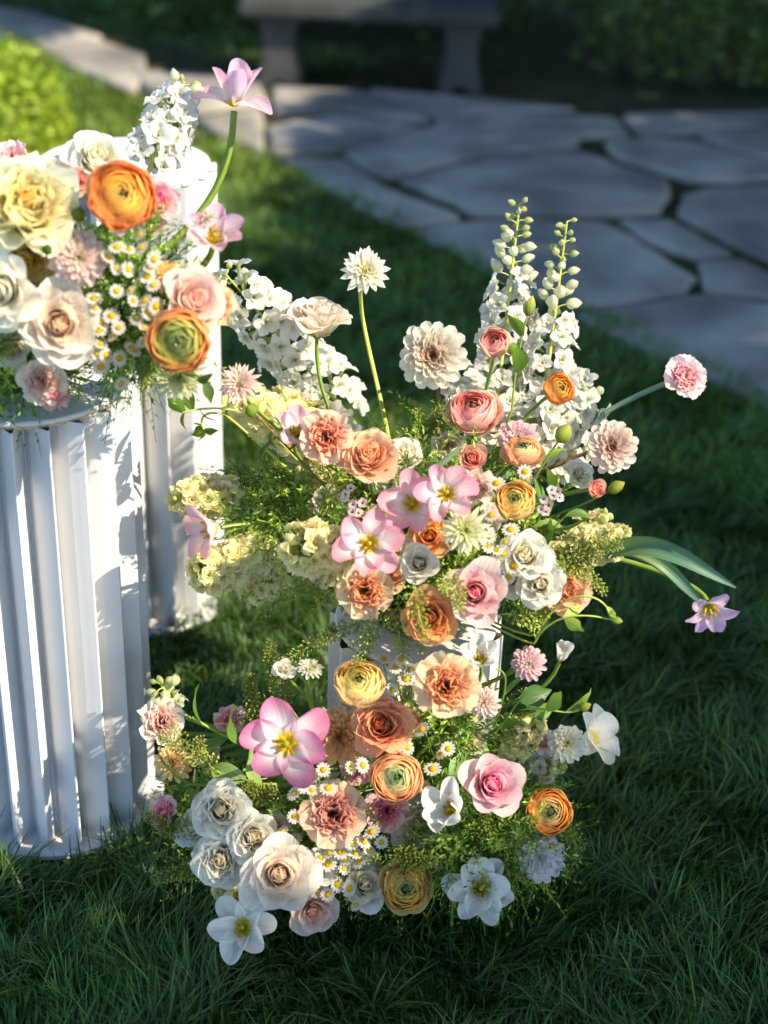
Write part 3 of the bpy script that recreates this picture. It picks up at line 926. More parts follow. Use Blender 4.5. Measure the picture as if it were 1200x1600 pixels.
# ------------------------------------------------------------------ grass
def blades(n, xr, yr, hr, wr, seed, zone=None, avoid=(), segs=3, bright=1.0):
    r = np.random.default_rng(seed)
    x = r.uniform(*xr, n); y = r.uniform(*yr, n)
    keep = poly_in(LAWN, x, y) if zone is None else poly_in(zone, x, y)
    for (ax, ay, ar) in avoid: keep &= (x - ax) ** 2 + (y - ay) ** 2 > ar ** 2
    x, y = x[keep], y[keep]; n = len(x)
    # clumps: direction and height drift over the lawn
    w1 = np.sin(x * 9.1 + 2 * np.sin(y * 7.3)) + np.sin(y * 11.7 + 1.6 * np.sin(x * 8.9 + 1))
    w2 = np.sin(x * 31 + 3 * np.sin(y * 23)) + np.sin(y * 37 + 2 * np.sin(x * 29 + 2))
    w3 = np.sin(x * 67 + 3 * np.sin(y * 53)) * np.sin(y * 71 + 2 * np.sin(x * 59 + 2))
    dirn = 1.6 * w1 + 1.2 * w2 + r.normal(0, .9, n)
    hgt = r.uniform(hr[0], hr[1], n) * (1 + .18 * w2 + .12 * w1 + .2 * w3) * np.where(r.random(n) < .06, 1.35, 1)
    lean = np.clip(.55 + .22 * w2 + r.normal(0, .28, n), .05, 1.5) * hgt
    wd = r.uniform(wr[0], wr[1], n)
    dx, dy = np.cos(dirn), np.sin(dirn)
    fa = dirn + PI / 2 + r.normal(0, .6, n)
    sx, sy = np.cos(fa), np.sin(fa)
    V = []; ks = np.linspace(0, 1, segs + 1)
    for k in ks:
        cx = x + dx * lean * k ** 1.8; cy = y + dy * lean * k ** 1.8
        cz = hgt * (k - .28 * (lean / hgt) * k ** 2.2)
        hw = wd * .5 * (1 - .88 * k ** 2.2)
        V.append(np.stack([cx - sx * hw, cy - sy * hw, cz], 1)); V.append(np.stack([cx + sx * hw, cy + sy * hw, cz], 1))
    m = 2 * (segs + 1)
    V = np.stack(V, 1).reshape(-1, 3)
    b = (np.arange(n) * m)[:, None, None]
    q = np.array([[2 * i, 2 * i + 1, 2 * i + 3, 2 * i + 2] for i in range(segs)])[None]
    F = (b + q).reshape(-1, 4)
    pal = np.array([1.75, 1.85, 1.6]) * np.array([H('4d6a34'), H('5b7a3c'), H('41602f'), H('6c8746'), H('587240'), H('4a6b42')]) * .62
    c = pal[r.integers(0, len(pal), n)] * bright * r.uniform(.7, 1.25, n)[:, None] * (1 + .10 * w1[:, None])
    dry = r.random(n) < .03
    c[dry] = H('8a7c50') * .6
    C = np.repeat(c, m, 0)
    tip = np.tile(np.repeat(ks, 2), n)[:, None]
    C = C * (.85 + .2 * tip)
    U = np.stack([np.tile([0, 1], n * (segs + 1)), np.repeat(r.uniform(0, 9, n), m)], 1)
    return V, F, C, U
AV = [(*P1, P1R + .034), (*P2, P2R - .01), (*P3, P3R - .005)]
G = Geo()
for a in ((105000, (-.95, 1.0), (1.15, 2.75), (.026, .062), (.0018, .0042), 1, None, AV, 4),
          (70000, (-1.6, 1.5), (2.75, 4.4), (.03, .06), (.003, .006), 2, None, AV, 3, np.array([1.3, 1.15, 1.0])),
          (110000, (-3.2, 1.0), (4.4, 8.5), (.025, .055), (.005, .010), 3, None, (), 2, np.array([1.95, 1.5, .95])),  # far blades coloured brighter and yellower to imitate sunlight on the lawn
          (16000, (-3, 3), (.4, 1.15), (.03, .06), (.004, .008), 4, None, (), 2),
          (16000, (-3, -.95), (1.15, 4.4), (.03, .06), (.005, .010), 5, None, (), 2),
          (14000, (1.0, 3), (1.15, 3.4), (.03, .06), (.005, .010), 6, None, (), 2)):
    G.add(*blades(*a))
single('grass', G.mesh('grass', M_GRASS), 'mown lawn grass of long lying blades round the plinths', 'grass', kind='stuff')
strip = [tuple(on_ground(*q)[:2]) for q in ((-300, -90), (60, 25), (200, 62), (410, 112), (418, 96), (560, 118), (600, 100), (300, 40), (0, -50))]
G = Geo(); G.add(*blades(60000, (-4, 1), (5.5, 10), (.02, .05), (.006, .012), 9, strip, (), 2))
single('ground_cover', G.mesh('ground_cover', M_GRASS), 'low green cover between the stone path and the hedge', 'ground cover', kind='stuff')

# ------------------------------------------------------------------ leaf masses
def leafcloud(centres, size, cols, seed, aspect=.55, up=.3):
    """one pointed leaf (two quads folded on the midrib) at each centre"""
    r = np.random.default_rng(seed); n = len(centres)
    d = r.normal(size=(n, 3)); d[:, 2] = d[:, 2] * .6 + up; d /= np.linalg.norm(d, axis=1)[:, None]
    s = np.cross(d, r.normal(size=(n, 3))); s /= np.linalg.norm(s, axis=1)[:, None] + 1e-9
    nn = np.cross(s, d)
    L = (size * r.uniform(.6, 1.3, n))[:, None]; Wd = L * aspect * .5
    p = np.asarray(centres)
    V = np.stack([p, p + d * L * .5 + s * Wd + nn * Wd * .3, p + d * L, p + d * L * .5 - s * Wd + nn * Wd * .3, p + d * L * .5], 1).reshape(-1, 3)
    b = (np.arange(n) * 5)[:, None, None]
    F = (b + np.array([[0, 4, 2, 1], [0, 3, 2, 4]])[None]).reshape(-1, 4)
    c = np.array(cols)[r.integers(0, len(cols), n)] * r.uniform(.7, 1.3, n)[:, None]
    return V, F, np.repeat(c, 5, 0)

def limbs(root, base, tops, r0, mat=M_BARK, nm='trunk', limb='limb'):
    """tapered trunk and limbs from base to each of tops"""
    fork = Vector(base) + (sum((Vector(t) for t in tops), Vector()) / len(tops) - Vector(base)) * .42
    v, f, u = tube(bez(base, Vector(base).lerp(fork, .3) + Vector((.03 * r0 * 10, .02, 0)), Vector(base).lerp(fork, .7), fork, 12), np.linspace(r0, r0 * .62, 12), 10)
    part(nm, mk(nm, v, f, mat), root)
    for t in tops:
        t = Vector(t)
        v, f, u = tube(bez(fork - Vector((0, 0, .02)), fork.lerp(t, .3) + Vector((0, 0, .1 * (t - fork).length)), fork.lerp(t, .7), t, 10), np.linspace(r0 * .5, r0 * .08, 10), 7)
        part(limb, mk(limb, v, f, mat), root)

HC = [H('4a6a2c'), H('587a34'), H('3f5e30'), H('6c8a40')]
def hedge(label, x0, x1, y0, y1, z1, n, size, seed, cols=HC, name='hedge'):
    r = np.random.default_rng(seed)
    root = thing(name, label, 'hedge', ((x0 + x1) / 2, (y0 + y1) / 2, 0))
    x = r.uniform(x0, x1, n); z = z1 * r.uniform(0, 1, n) ** .8
    bulge = .22 * np.sin(x * 2.6 + seed) + .14 * np.sin(x * 5.7 + z * 6) + .10 * np.sin(z * 9 + x * 3)
    k = r.uniform(0, 1, n) ** 1.5
    y = y0 - bulge * .8 + (y1 - y0) * k + .12 * (z < .1)
    z = z * (1 + .12 * np.sin(x * 3.1))
    P = np.stack([x, y, np.maximum(z, .02)], 1)
    q = r.normal(0, .05, (n, 3)) * (r.random(n) < .4)[:, None]
    V, F, C = leafcloud(P + q, size, cols, seed)
    part('foliage', mk('foliage', V, F, M_LEAF, C, None, False), root, kind='stuff')
    m = int((x1 - x0) / .3)
    for i in range(m):
        bx = x0 + (i + .5) * (x1 - x0) / m; by = (y0 + y1) / 2
        v, f, u = tube(bez((bx, by, 0), (bx + .05, by, z1 * .3), (bx - .08, by + .03, z1 * .6), (bx + .1, by, z1 * .9), 8), .022, 6, .006)
        part('stem', mk('stem', v, f, M_BARK), root)
hedge('dark leafy hedge at the edge of the stone path right of the bench', .72, 3.4, 5.62, 6.5, 1.5, 42000, .045, 21)
hedge('shaded hedge behind the low stone bench', -1.2, .95, 6.55, 7.5, 1.7, 40000, .05, 22)
hedge('shaded far hedge running off to the upper left behind the path', -4.6, -1.1, 7.7, 8.8, 1.8, 36000, .06, 23)

def bush(label, c, rad, n, size, cols, seed, name='bush', cat='bush'):
    r = np.random.default_rng(seed)
    root = thing(name, label, cat, (c[0], c[1], 0))
    d = r.normal(size=(n, 3)); d /= np.linalg.norm(d, axis=1)[:, None]
    k = r.uniform(.25, 1, n) ** .45 * (1 + .10 * np.sin(d[:, 0] * 7 + seed) * np.sin(d[:, 2] * 8) + .07 * np.sin(d[:, 1] * 13))
    P = np.array(c) + d * np.array(rad) * k[:, None]; P = P[P[:, 2] > .01]
    V, F, C = leafcloud(P, size, cols, seed)
    part('foliage', mk('foliage', V, F, M_LEAF, C, None, False), root, kind='stuff')
    for i in range(6):
        a = i * 1.05; t = Vector(c) + Vector((math.cos(a) * rad[0] * .7, math.sin(a) * rad[1] * .7, rad[2] * .5))
        v, f, u = tube(bez((c[0], c[1], 0), (c[0], c[1], c[2] * .6), Vector(c).lerp(t, .5), t, 8), .008, 5, .002)
        part('stem', mk('stem', v, f, M_BARK), root)
bush('small sunlit lime green box bush on the lawn behind the yellow roses', (-1.12, 4.4, .20), (.20, .22, .21), 9000, .026, [H('8fae2c'), H('a6c03c'), H('7a9a28'), H('b8cc50')], 31)

# ------------------------------------------------------------------ stone bench
def bench():
    ctr = (.02, 5.86, 0)
    root = thing('stone_bench', 'low dark stone bench with a thick slab seat on two flared legs by the hedge', 'bench', ctr)
    import bmesh
    def box(nm, pts_bottom, pts_top, bev=.008):
        me = bpy.data.meshes.new(nm)
        n = len(pts_bottom)
        V = [tuple(p) for p in pts_bottom] + [tuple(p) for p in pts_top]
        F = [list(range(n))[::-1], list(range(n, 2 * n))] + [[i, (i + 1) % n, n + (i + 1) % n, n + i] for i in range(n)]
        me.from_pydata(V, [], F)
        bm = bmesh.new(); bm.from_mesh(me); bmesh.ops.recalc_face_normals(bm, faces=bm.faces)
        bmesh.ops.bevel(bm, geom=bm.edges[:], offset=bev, segments=2, affect='EDGES')
        bm.to_mesh(me); bm.free(); me.materials.append(M_CONCRETE)
        part(nm, me, root)
    x0, x1, y0, y1, z0, z1 = -.56, .34, 5.58, 5.96, .262, .312
    box('seat', [(x0, y0, z0), (x1, y0, z0), (x1, y1, z0), (x0, y1, z0)], [(x0, y0, z1), (x1, y0, z1), (x1, y1, z1), (x0, y1, z1)], .014)
    for cx in (-.425, .215):
        # outline in the long-axis plane: flared foot with an arch, waist, flared head
        o = [(-.105, 0), (-.045, 0), (-.028, .028), (0, .04), (.028, .028), (.045, 0), (.105, 0), (.092, .05), (.068, .12), (.072, .20), (.095, .262), (-.095, .262), (-.072, .20), (-.068, .12), (-.092, .05)]
        box('leg', [(cx + a * .78, 5.64, b) for a, b in o], [(cx + a * .78, 5.92, b) for a, b in o], .004)
bench()

# ------------------------------------------------------------------ trees to the right that shade the garden, with a gap where the sun comes in
def gap_mask(gx, gy, r):
    n = len(gx)
    j = .05 * np.sin(gx * 9) + .04 * np.sin(gy * 13 + gx * 5)
    g1 = (gx > -2.4) & (gx < .05 + j + .10 * (gy - 1.9)) & (gy > 1.475 + .3 * np.maximum(0, gx + .2) + j * .3) & (gy < 3.10 + j)
    for (ax, ay, ar, br) in ((-.30, 4.86, .13, .10), (-.18, 5.22, .10, .07), (-.02, 5.30, .10, .06), (-.45, 5.25, .14, .09), (.10, 5.0, .06, .04)):
        g1 |= ((gx - ax) / ar) ** 2 + ((gy - ay) / br) ** 2 < 1
    g2 = (gx > -3.4) & (gx < -.26 + j * 2) & (gy > 3.75 + j * 2) & (gy < 6.3 - .35 * (gx + 1.2) + j * 2)
    return g1 | g2
def shade_trees():
    r = np.random.default_rng(77)
    sx, sy = SUN.x / SUN.z, SUN.y / SUN.z
    n = 90000
    gx = r.uniform(-3.6, 4.6, n); gy = r.uniform(-1.6, 10.5, n)
    centres = [(4.9, .6), (5.6, 3.2), (4.6, 5.8), (5.4, 8.6), (2.4, 9.2)]
    h = r.uniform(2.7, 5.2, n) + .35 * np.sin(gx * 2) + .3 * np.sin(gy * 2.4)
    x, y = gx + sx * h, gy + sy * h
    ok = ~gap_mask(gx, gy, r)
    # small random leaks through the leaves away from the lit flowers
    leak = ((gx < -.1) | (gy > 6.2)) & (np.sin(gx * 11 + 2 * np.sin(gy * 7)) * np.sin(gy * 9.3 + 2 * np.sin(gx * 8)) > .88) & (gy > 3)
    ok &= ~leak
    gx, gy, x, y, h = gx[ok], gy[ok], x[ok], y[ok], h[ok]
    C = np.array(centres); own = np.argmin((x[:, None] - C[:, 0]) ** 2 + (y[:, None] - C[:, 1]) ** 2, axis=1)
    words_ = ['closest to the lawn corner', 'opposite the flower plinths', 'opposite the stone path', 'beside the far hedge', 'behind the hedge at the back']
    for k, (cx, cy) in enumerate(centres):
        m = own == k
        if m.sum() < 50: continue
        root = thing('shade_tree', 'leafy shade tree right of the lawn, ' + words_[k], 'tree', (cx, cy, 0), 'trees shading the garden')
        P = np.stack([x[m], y[m], h[m]], 1)
        V, F, Cc = leafcloud(P, .17, [H('4d6a2c') * .8, H('5c7834') * .8, H('3f5c26') * .8], 80 + k, .6, 0)
        part('crown', mk('crown', V, F, M_LEAF, Cc, None, False), root, kind='stuff')
        tops = [P[i] for i in r.choice(len(P), 7)]
        limbs(root, (cx, cy, 0), [Vector(t) for t in tops], .13)
shade_trees()

# ================================================================== the flowers
ALL_HUBS.update(L=(P1[0], P1[1], P1H + .04), M=(P3[0], P3[1], P3H + .05), B=tuple(at(610, 1205, 1.62)))
F_ = flower
# ---- heap on the nearer tall plinth
F_('rose', 42, 325, 1.60, 150, (.10, .55), 'yellow', 'largest pale yellow rose, ruffled and sunlit, on top of the tall plinth flowers', 'L', ruf=.16, n=56)
F_('rose', 38, 398, 1.64, 118, (-.05, -.35), 'ochre', 'deep yellow rose hanging below the largest pale yellow rose', 'L', ruf=.07)
F_('rose', 6, 452, 1.56, 112, (-.45, -.1), 'white', 'white rose in blue shade cut by the left picture edge', 'L')
F_('carn', 20, 252, 1.78, 66, (-.1, .8), 'c_pink', 'pink ruffled bloom behind the largest pale yellow rose', 'L')
F_('rose', 80, 268, 1.74, 62, (.1, .8), 'white', 'small white bloom between the pink ruffled bloom and the upright white rose', 'L', ruf=.08, n=20)
F_('rose', 98, 292, 1.70, 60, (.2, .7), 'ochre', 'small yellow bloom behind the orange ranunculus', 'L', ruf=.08, n=20)
F_('rose', 152, 250, 1.76, 90, (.35, .75), 'white', 'white rose facing the sky above the orange ranunculus', 'L', ruf=.05, pts=.16)
F_('ran', 190, 306, 1.60, 108, (.12, .35), 'r_orange', 'big glowing orange ranunculus at the top right of the tall plinth flowers', 'L', hole=.07, green=.05, n=56)
F_('rose', 246, 312, 1.70, 70, (.5, .25), 'pink', 'pink bloom tucked behind the right side of the big orange ranunculus', 'L', ruf=.09, n=24)
F_('rose', 236, 350, 1.70, 46, (.4, -.3), 'blush', 'small blush bloom under the big orange ranunculus', 'L', ruf=.08, n=20)
F_('rose', 122, 282, 1.69, 42, (0, .3), 'salmon', 'small salmon bloom between the yellow rose and the orange ranunculus', 'L', n=20)
F_('dahlia', 124, 402, 1.585, 104, (.1, .0), 'd_blush', 'round blush ball dahlia left of the chamomile', 'L', ball=.8, rings=9, wide=.17, eye=H('c09848'))
F_('rose', 92, 506, 1.57, 120, (.05, -.05), 'ivory', 'ivory rose under the blush ball dahlia', 'L', ruf=.05, pts=.16)
F_('carn', 66, 592, 1.60, 84, (.0, -.5), 'c_blush', 'blush pink ruffled bloom spilling over the tall plinth rim', 'L')
F_('carn', 82, 616, 1.60, 54, (.1, -.9), 'c_rose', 'small rose pink ruffled bloom lowest over the tall plinth rim', 'L')
F_('dahlia', 262, 428, 1.62, 66, (.2, .5), 'd_sun', 'small apricot button dahlia above the blush rose', 'L', ball=.8, rings=8, wide=.15)
F_('rose', 300, 470, 1.60, 100, (.55, .25), 'blush', 'blush rose facing right above the green eyed ranunculus', 'L', pts=.16)
F_('ran', 279, 533, 1.54, 98, (-.02, -.02), 'r_green', 'orange ranunculus with a large dark green eye, lowest right of the tall plinth flowers', 'L', hole=.08, green=.34, n=54)
F_('carn', 338, 478, 1.68, 66, (.8, .1), 'c_tan', 'small peach frilled bloom right of the blush rose', 'L')
F_('dahlia', 280, 590, 1.64, 84, (.1, -.75), 'd_spider', 'pale cream spiky dahlia hanging under the green eyed ranunculus', 'L', pointed=.1, wide=.15)
F_('tulip', 366, 160, 1.86, 118, (.05, 1.9), 't_pale', 'pale pink tulip held highest on a long arching stem', 'L', op=.42, w=.42, droop=(1, 4), back=.16, bend=(.05, 0, -.02), stem_r=.0040)
F_('tulip', 334, 376, 1.66, 104, (.1, .75), 't_pale', 'pale pink open tulip against the taller plinth', 'L', op=.72, stem_r=.0036)
spike(232, 268, 1.84, 288, 128, 1.90, 44, 'delph', 'white delphinium rising above the tall plinth flowers beside the high tulip', 'L', (H('f5f3f0'), H('f2f1e6'), H('cdd590')), n=34, seed=3, buds=5, bud_from=.84, fs=.95)
chamomile('upper chamomile spray beside the blush ball dahlia', [(x, y, 1.585) for x, y in ((186, 358), (220, 367), (183, 387), (201, 390), (222, 388), (181, 420), (200, 421), (240, 405), (230, 432), (240, 446), (168, 402), (232, 420))], 'L', (205, 440, 1.66))
chamomile('middle chamomile spray above the green stems left of the green eyed ranunculus', [(x, y, 1.58) for x, y in ((182, 455), (205, 454), (147, 467), (148, 483), (227, 470), (208, 470), (231, 488), (243, 478), (174, 494), (214, 498), (158, 505), (246, 490))], 'L', (190, 500, 1.66))
chamomile('lower chamomile spray spilling towards the tall plinth rim', [(x, y, 1.575) for x, y in ((185, 512), (177, 526), (154, 517), (157, 538), (138, 544), (150, 553), (165, 556), (186, 560), (158, 574), (190, 600), (205, 545), (225, 512), (225, 535), (210, 550))], 'L', (190, 530, 1.66))
leafy('green flower bud with pointed sepals left of the big orange ranunculus', [(110, 380, 1.64), (118, 350, 1.62), (122, 338, 1.60)], 'L', [(.9, -.8, .5, .35), (.9, .9, .4, .35), (.8, .2, -1, .35)], tipbud=(.008, .014, H('9aa84a'), H('7f9a3c')), seed=5)
leafy('dark round seed bud on a thin brown stalk beside the white rose', [(60, 470, 1.62), (72, 420, 1.58), (73, 394, 1.56)], 'L', [(.4, -.6, -.6, .5)], tipbud=(.006, .011, H('5f7a3c'), H('4b6b2a')), stc='r', seed=6)
leafy('soft green broad leaf under the big orange ranunculus', [(175, 440, 1.66), (160, 400, 1.64), (155, 370, 1.62)], 'L', [(.5, .3, 1, 1.0), (.2, -.4, .7, .8)], c=H('a6bf66'), seed=8)
leafy('leaves poking from under the green eyed ranunculus', [(230, 560, 1.64), (300, 590, 1.62), (330, 598, 1.62)], 'L', [(.5, 1, .2, .6), (.8, 1, -.3, .7), (.9, .5, -.9, .6)], seed=9)
leafy('drooping stem of small leaves in front of the taller plinth', [(395, 650, 1.72), (350, 630, 1.70), (300, 640, 1.68), (285, 645, 1.68)], 'M', [(.95, -.7, .8, .75), (.97, -.5, -.7, .5), (.8, -.4, .9, .7), (.7, .1, -1, .5)], c=H('5c7a2c'), seed=10, stc='l')
leafy('star of small green sepals hanging on a curved stalk', [(352, 648, 1.71), (322, 640, 1.69), (308, 650, 1.68), (318, 672, 1.68)], 'M', [(1, -1, .1, .38), (1, -.7, -.8, .38), (1, .2, -1, .38), (1, .9, -.4, .38), (1, .8, .5, .38), (1, -.2, .9, .38)], c=H('6f8c34'), W=.018, seed=11, stc='l')
sprig('thin pennycress sprig arching across the taller plinth', [(250, 420, 1.66), (275, 380, 1.66), (310, 350, 1.66), (332, 336, 1.66)], 'L', 4, 60, .013, .0016)
sprig('pennycress sprig at the left edge of the tall plinth flowers', [(20, 560, 1.66), (10, 530, 1.62), (0, 510, 1.6), (-5, 560, 1.58)], 'L', 5, 120, .02, .0028)
sprig('pennycress sprig tangled below the chamomile', [(200, 520, 1.64), (225, 550, 1.62), (230, 575, 1.62), (225, 600, 1.62)], 'L', 6, 100, .016, .0024)
ferny('filler_foliage', 'fine green filler under the tall plinth flowers', (P1[0] - .02, P1[1] - .05, P1H + .10), (.13, .11, .11), 450, 41, 'L')

ferny('filler_foliage', 'bright green chamomile leaves between the daisies of the tall plinth flowers', tuple(at(205, 470, 1.66)), (.05, .04, .10), 420, 47, 'L')
# ---- middle arrangement
WH = (H('f4f2ec'), H('f2f1e2'), H('cfd88c'))
YS = (H('fdf8c8'), H('f9f1aa'), H('d4de7c'))
spike(545, 650, 1.98, 352, 428, 1.86, 50, 'delph', 'broad white delphinium leaning left behind the middle flowers', 'M', WH, n=72, seed=11, buds=3, bud_from=.95, fs=.78)
spike(775, 640, 1.90, 812, 318, 2.00, 46, 'delph', 'tall white delphinium whose green tip stands highest', 'M', WH, n=42, seed=12, buds=24, bud_from=.62, fs=.82)
spike(845, 660, 1.90, 886, 345, 1.98, 46, 'delph', 'white delphinium with a hooked green tip right of the tallest one', 'M', WH, n=34, seed=13, buds=24, bud_from=.52, fs=.82)
spike(800, 700, 1.84, 925, 612, 1.88, 52, 'delph', 'short white delphinium leaning right by the orange ranunculus', 'M', WH, n=40, seed=14, buds=2, bud_from=.96, fs=.85)
spike(790, 690, 1.86, 715, 590, 1.90, 44, 'delph', 'short white delphinium behind the salmon ranunculus', 'M', WH, n=24, seed=15, buds=0, bud_from=.98, fs=.85)
spike(870, 760, 1.86, 880, 655, 1.90, 46, 'delph', 'short white delphinium behind the brown centred dahlia stem', 'M', WH, n=26, seed=16, buds=0, bud_from=.98, fs=.85)
F_('rose', 497, 500, 1.84, 98, (.12, 1.7), 'ivory', 'ivory rose seen from the side on a bare stem left of the white dahlia', 'M', op=1.0, ruf=.05, back=.14)
F_('dahlia', 571, 423, 1.86, 74, (.15, .35), 'd_white', 'small white dahlia on a long bare yellow green stem', 'M', st='l', back=.16, pointed=.05, wide=.22, bend=(.0, .0, .1))
F_('dahlia', 676, 555, 1.80, 106, (-.12, .0), 'd_brown', 'large cream dahlia with a brown centre on upright stems', 'M', st='r', rings=9, wide=.27, back=.12)
F_('dahlia', 957, 698, 1.74, 88, (.25, .0), 'd_rust', 'blush dahlia with a rust brown centre at the right', 'M', st='r', rings=6, wide=.27)
F_('ran', 773, 535, 1.84, 50, (.0, .5), 'r_coral', 'small coral ranunculus in front of the tallest delphinium', 'M', hole=.1, n=34, flat=.9)
F_('ran', 740, 640, 1.78, 82, (-.1, .9), 'r_coral', 'wide coral pink ranunculus facing the sky', 'M', hole=.1, spread=.2, ruf=.04)
F_('ran', 874, 607, 1.80, 50, (.5, .3), 'r_orange', 'small orange ranunculus against the white delphinium', 'M', hole=.1, n=36, flat=.95)
F_('carn', 1066, 590, 1.80, 74, (.45, .15), 'c_pink', 'pale pink carnation held out far right on a blue green stem', 'M', st='b', back=.16, stem_r=.0034)
F_('rose', 930, 764, 1.70, 46, (.5, .05), 'salmon', 'coral rosebud at the right end of the middle flowers', 'M', n=22, op=.5)
F_('ran', 817, 704, 1.70, 60, (.1, 1.3), 'r_peach', 'pale peach ranunculus nodding on a bent stalk', 'M', hole=.08, n=34, spread=.15)
F_('dahlia', 808, 684, 1.76, 66, (.0, .4), 'd_pink', 'pale pink dahlia behind the nodding peach ranunculus', 'M')
F_('rose', 738, 717, 1.70, 52, (.05, .25), 'salmon', 'small deep coral rose above the pair of pink tulips', 'M', n=26, op=.75)
F_('carn', 742, 762, 1.68, 66, (.2, .2), 'c_blush', 'pale peach carnation right of the pair of pink tulips', 'M')
F_('ran', 806, 782, 1.62, 64, (-.05, .45), 'r_gold', 'yellow ranunculus above the chamomile', 'M', hole=.1)
F_('carn', 510, 684, 1.68, 90, (.0, .15), 'c_peach', 'peach carnation left of the peach rose', 'M')
F_('rose', 576, 716, 1.67, 88, (-.05, .55), 'peach', 'peach rose right of the peach carnation', 'M', ruf=.07, n=46)
F_('rose', 627, 714, 1.74, 60, (.1, .4), 'white', 'white ruffled bloom right of the peach rose', 'M', ruf=.09)
F_('rose', 605, 752, 1.72, 50, (.0, .1), 'white', 'small white bloom beneath the peach rose', 'M', ruf=.09, n=24)
F_('rose', 512, 796, 1.72, 66, (-.2, .1), 'white', 'white ruffled bloom in the greenery left of the front pink tulip', 'M', ruf=.09, n=26)
F_('tulip', 462, 678, 1.70, 84, (.2, .6), 't_pale', 'pale open tulip half hidden behind the peach carnation', 'M', op=.8)
F_('tulip', 577, 850, 1.57, 112, (.0, .05), 't_pink', 'pink and white open tulip, lowest of the middle three', 'M', op=1.0)
F_('tulip', 645, 788, 1.60, 112, (-.1, .1), 't_pink', 'pink open tulip between two others, above the white rose', 'M', op=.9)
F_('tulip', 697, 772, 1.585, 98, (.1, .25), 't_pink', 'pink open tulip at the right of the middle three', 'M', op=.9)
F_('tulip', 334, 826, 1.66, 104, (-1.6, -.3), 't_pale', 'pale tulip seen side on pointing left by the plinths', 'M', op=.7, w=.4)
spike(372, 772, 1.74, 272, 778, 1.70, 32, 'stock', 'cream stock pointing left above the side facing tulip', 'M', YS, n=30, seed=21, buds=5, bud_from=.86)
spike(418, 862, 1.70, 306, 900, 1.64, 38, 'stock', 'cream stock pointing left beneath the side facing tulip', 'M', YS, n=40, seed=22, buds=5, bud_from=.9)
spike(532, 880, 1.66, 468, 850, 1.58, 42, 'stock', 'cream stock left of the lowest pink tulip', 'M', YS, n=40, seed=23, buds=3, bud_from=.94)
spike(480, 860, 1.74, 395, 848, 1.70, 34, 'stock', 'pale cream stock behind between two other stocks', 'M', YS, n=30, seed=24, buds=0, bud_from=.98)
spike(490, 700, 1.78, 372, 618, 1.74, 38, 'stock', 'cream stock left of the peach carnation', 'M', YS, n=44, seed=25, buds=3, bud_from=.95)
spike(540, 690, 1.86, 430, 625, 1.82, 32, 'stock', 'cream stock between the delphinium and the peach carnation', 'M', YS, n=24, seed=26, buds=0, bud_from=.98)
F_('dahlia', 375, 598, 1.68, 68, (-.05, .5), 'd_blush', 'small blush dahlia with pointed petals at the far left of the middle flowers', 'M', pointed=.08, wide=.15, rings=8, st='g')
F_('dahlia', 728, 828, 1.56, 78, (.0, .1), 'd_spider', 'creamy white spiky dahlia under the pink tulips', 'M', pointed=.08, wide=.16)
F_('rose', 672, 838, 1.64, 62, (-.1, .1), 'orange', 'orange rose half hidden under the pink tulips', 'M', n=26)
F_('rose', 655, 880, 1.58, 64, (-.05, .1), 'white', 'small white rose above the orange rose', 'M', n=26, op=.85)
F_('rose', 622, 858, 1.64, 52, (-.1, .1), 'white', 'white bloom between the front pink tulip and the small white rose', 'M', n=22, ruf=.08)
F_('carn', 572, 922, 1.585, 92, (-.1, -.1), 'c_tan', 'tan peach carnation beneath the lowest pink tulip', 'M')
F_('rose', 672, 964, 1.545, 80, (-.1, -.1), 'orange', 'orange rose overlapping the short plinth rim', 'M', n=44, ruf=.06)
F_('rose', 742, 926, 1.55, 92, (.0, .0), 'hotpink', 'pink rose with a hot pink heart in the middle flowers', 'M', n=26, pts=.34, op=.9)
F_('rose', 820, 868, 1.60, 76, (.1, .3), 'white', 'white rose right of the chamomile in the middle flowers', 'M', ruf=.08)
F_('rose', 843, 912, 1.59, 72, (.1, .0), 'white', 'lower white rose beside the peach rose', 'M', ruf=.09)
F_('rose', 800, 905, 1.62, 56, (.0, .0), 'white', 'white bloom right behind the hot pink hearted rose', 'M', ruf=.08, n=24)
F_('rose', 882, 918, 1.62, 84, (.55, -.2), 'peach', 'peach rose facing right at the lower right of the middle flowers', 'M', n=30)
spike(870, 866, 1.68, 982, 842, 1.66, 30, 'stock', 'cream stock pointing right above the peach rose', 'M', YS, n=30, seed=31, buds=4, bud_from=.92)
spike(900, 835, 1.72, 948, 808, 1.72, 22, 'stock', 'small cream stock right of the yellow ranunculus', 'M', YS, n=14, seed=32, buds=4, bud_from=.85)
F_('tulip', 1108, 948, 1.62, 92, (.35, -1.1), 't_lilac', 'lilac pink tulip hanging far right beyond its big folded leaf', 'M', op=1.0, back=.05, stem_r=.003, w=.36)
chamomile('chamomile spray between the yellow ranunculus and the white rose', [(x, y, 1.585) for x, y in ((765, 838), (790, 847), (798, 828), (776, 860), (788, 866), (773, 876), (762, 852), (795, 900), (803, 885), (768, 805))], 'M', (785, 900, 1.66))
chamomile('two chamomile heads under the nodding peach ranunculus', [(820, 737, 1.66), (824, 751, 1.66), (776, 756, 1.66)], 'M', (815, 790, 1.70))
leafy('yellow green flower bud in front of the tallest delphinium', [(800, 640, 1.80), (806, 560, 1.82), (815, 530, 1.83), (824, 494, 1.84)], 'M', [(.75, -.3, .9, .8), (.35, .4, .9, 1.1), (.5, -.6, .5, .7)], tipbud=(.0075, .026, H('d2cf6e'), H('a6b455')), seed=41, c=H('6c8c3a'))
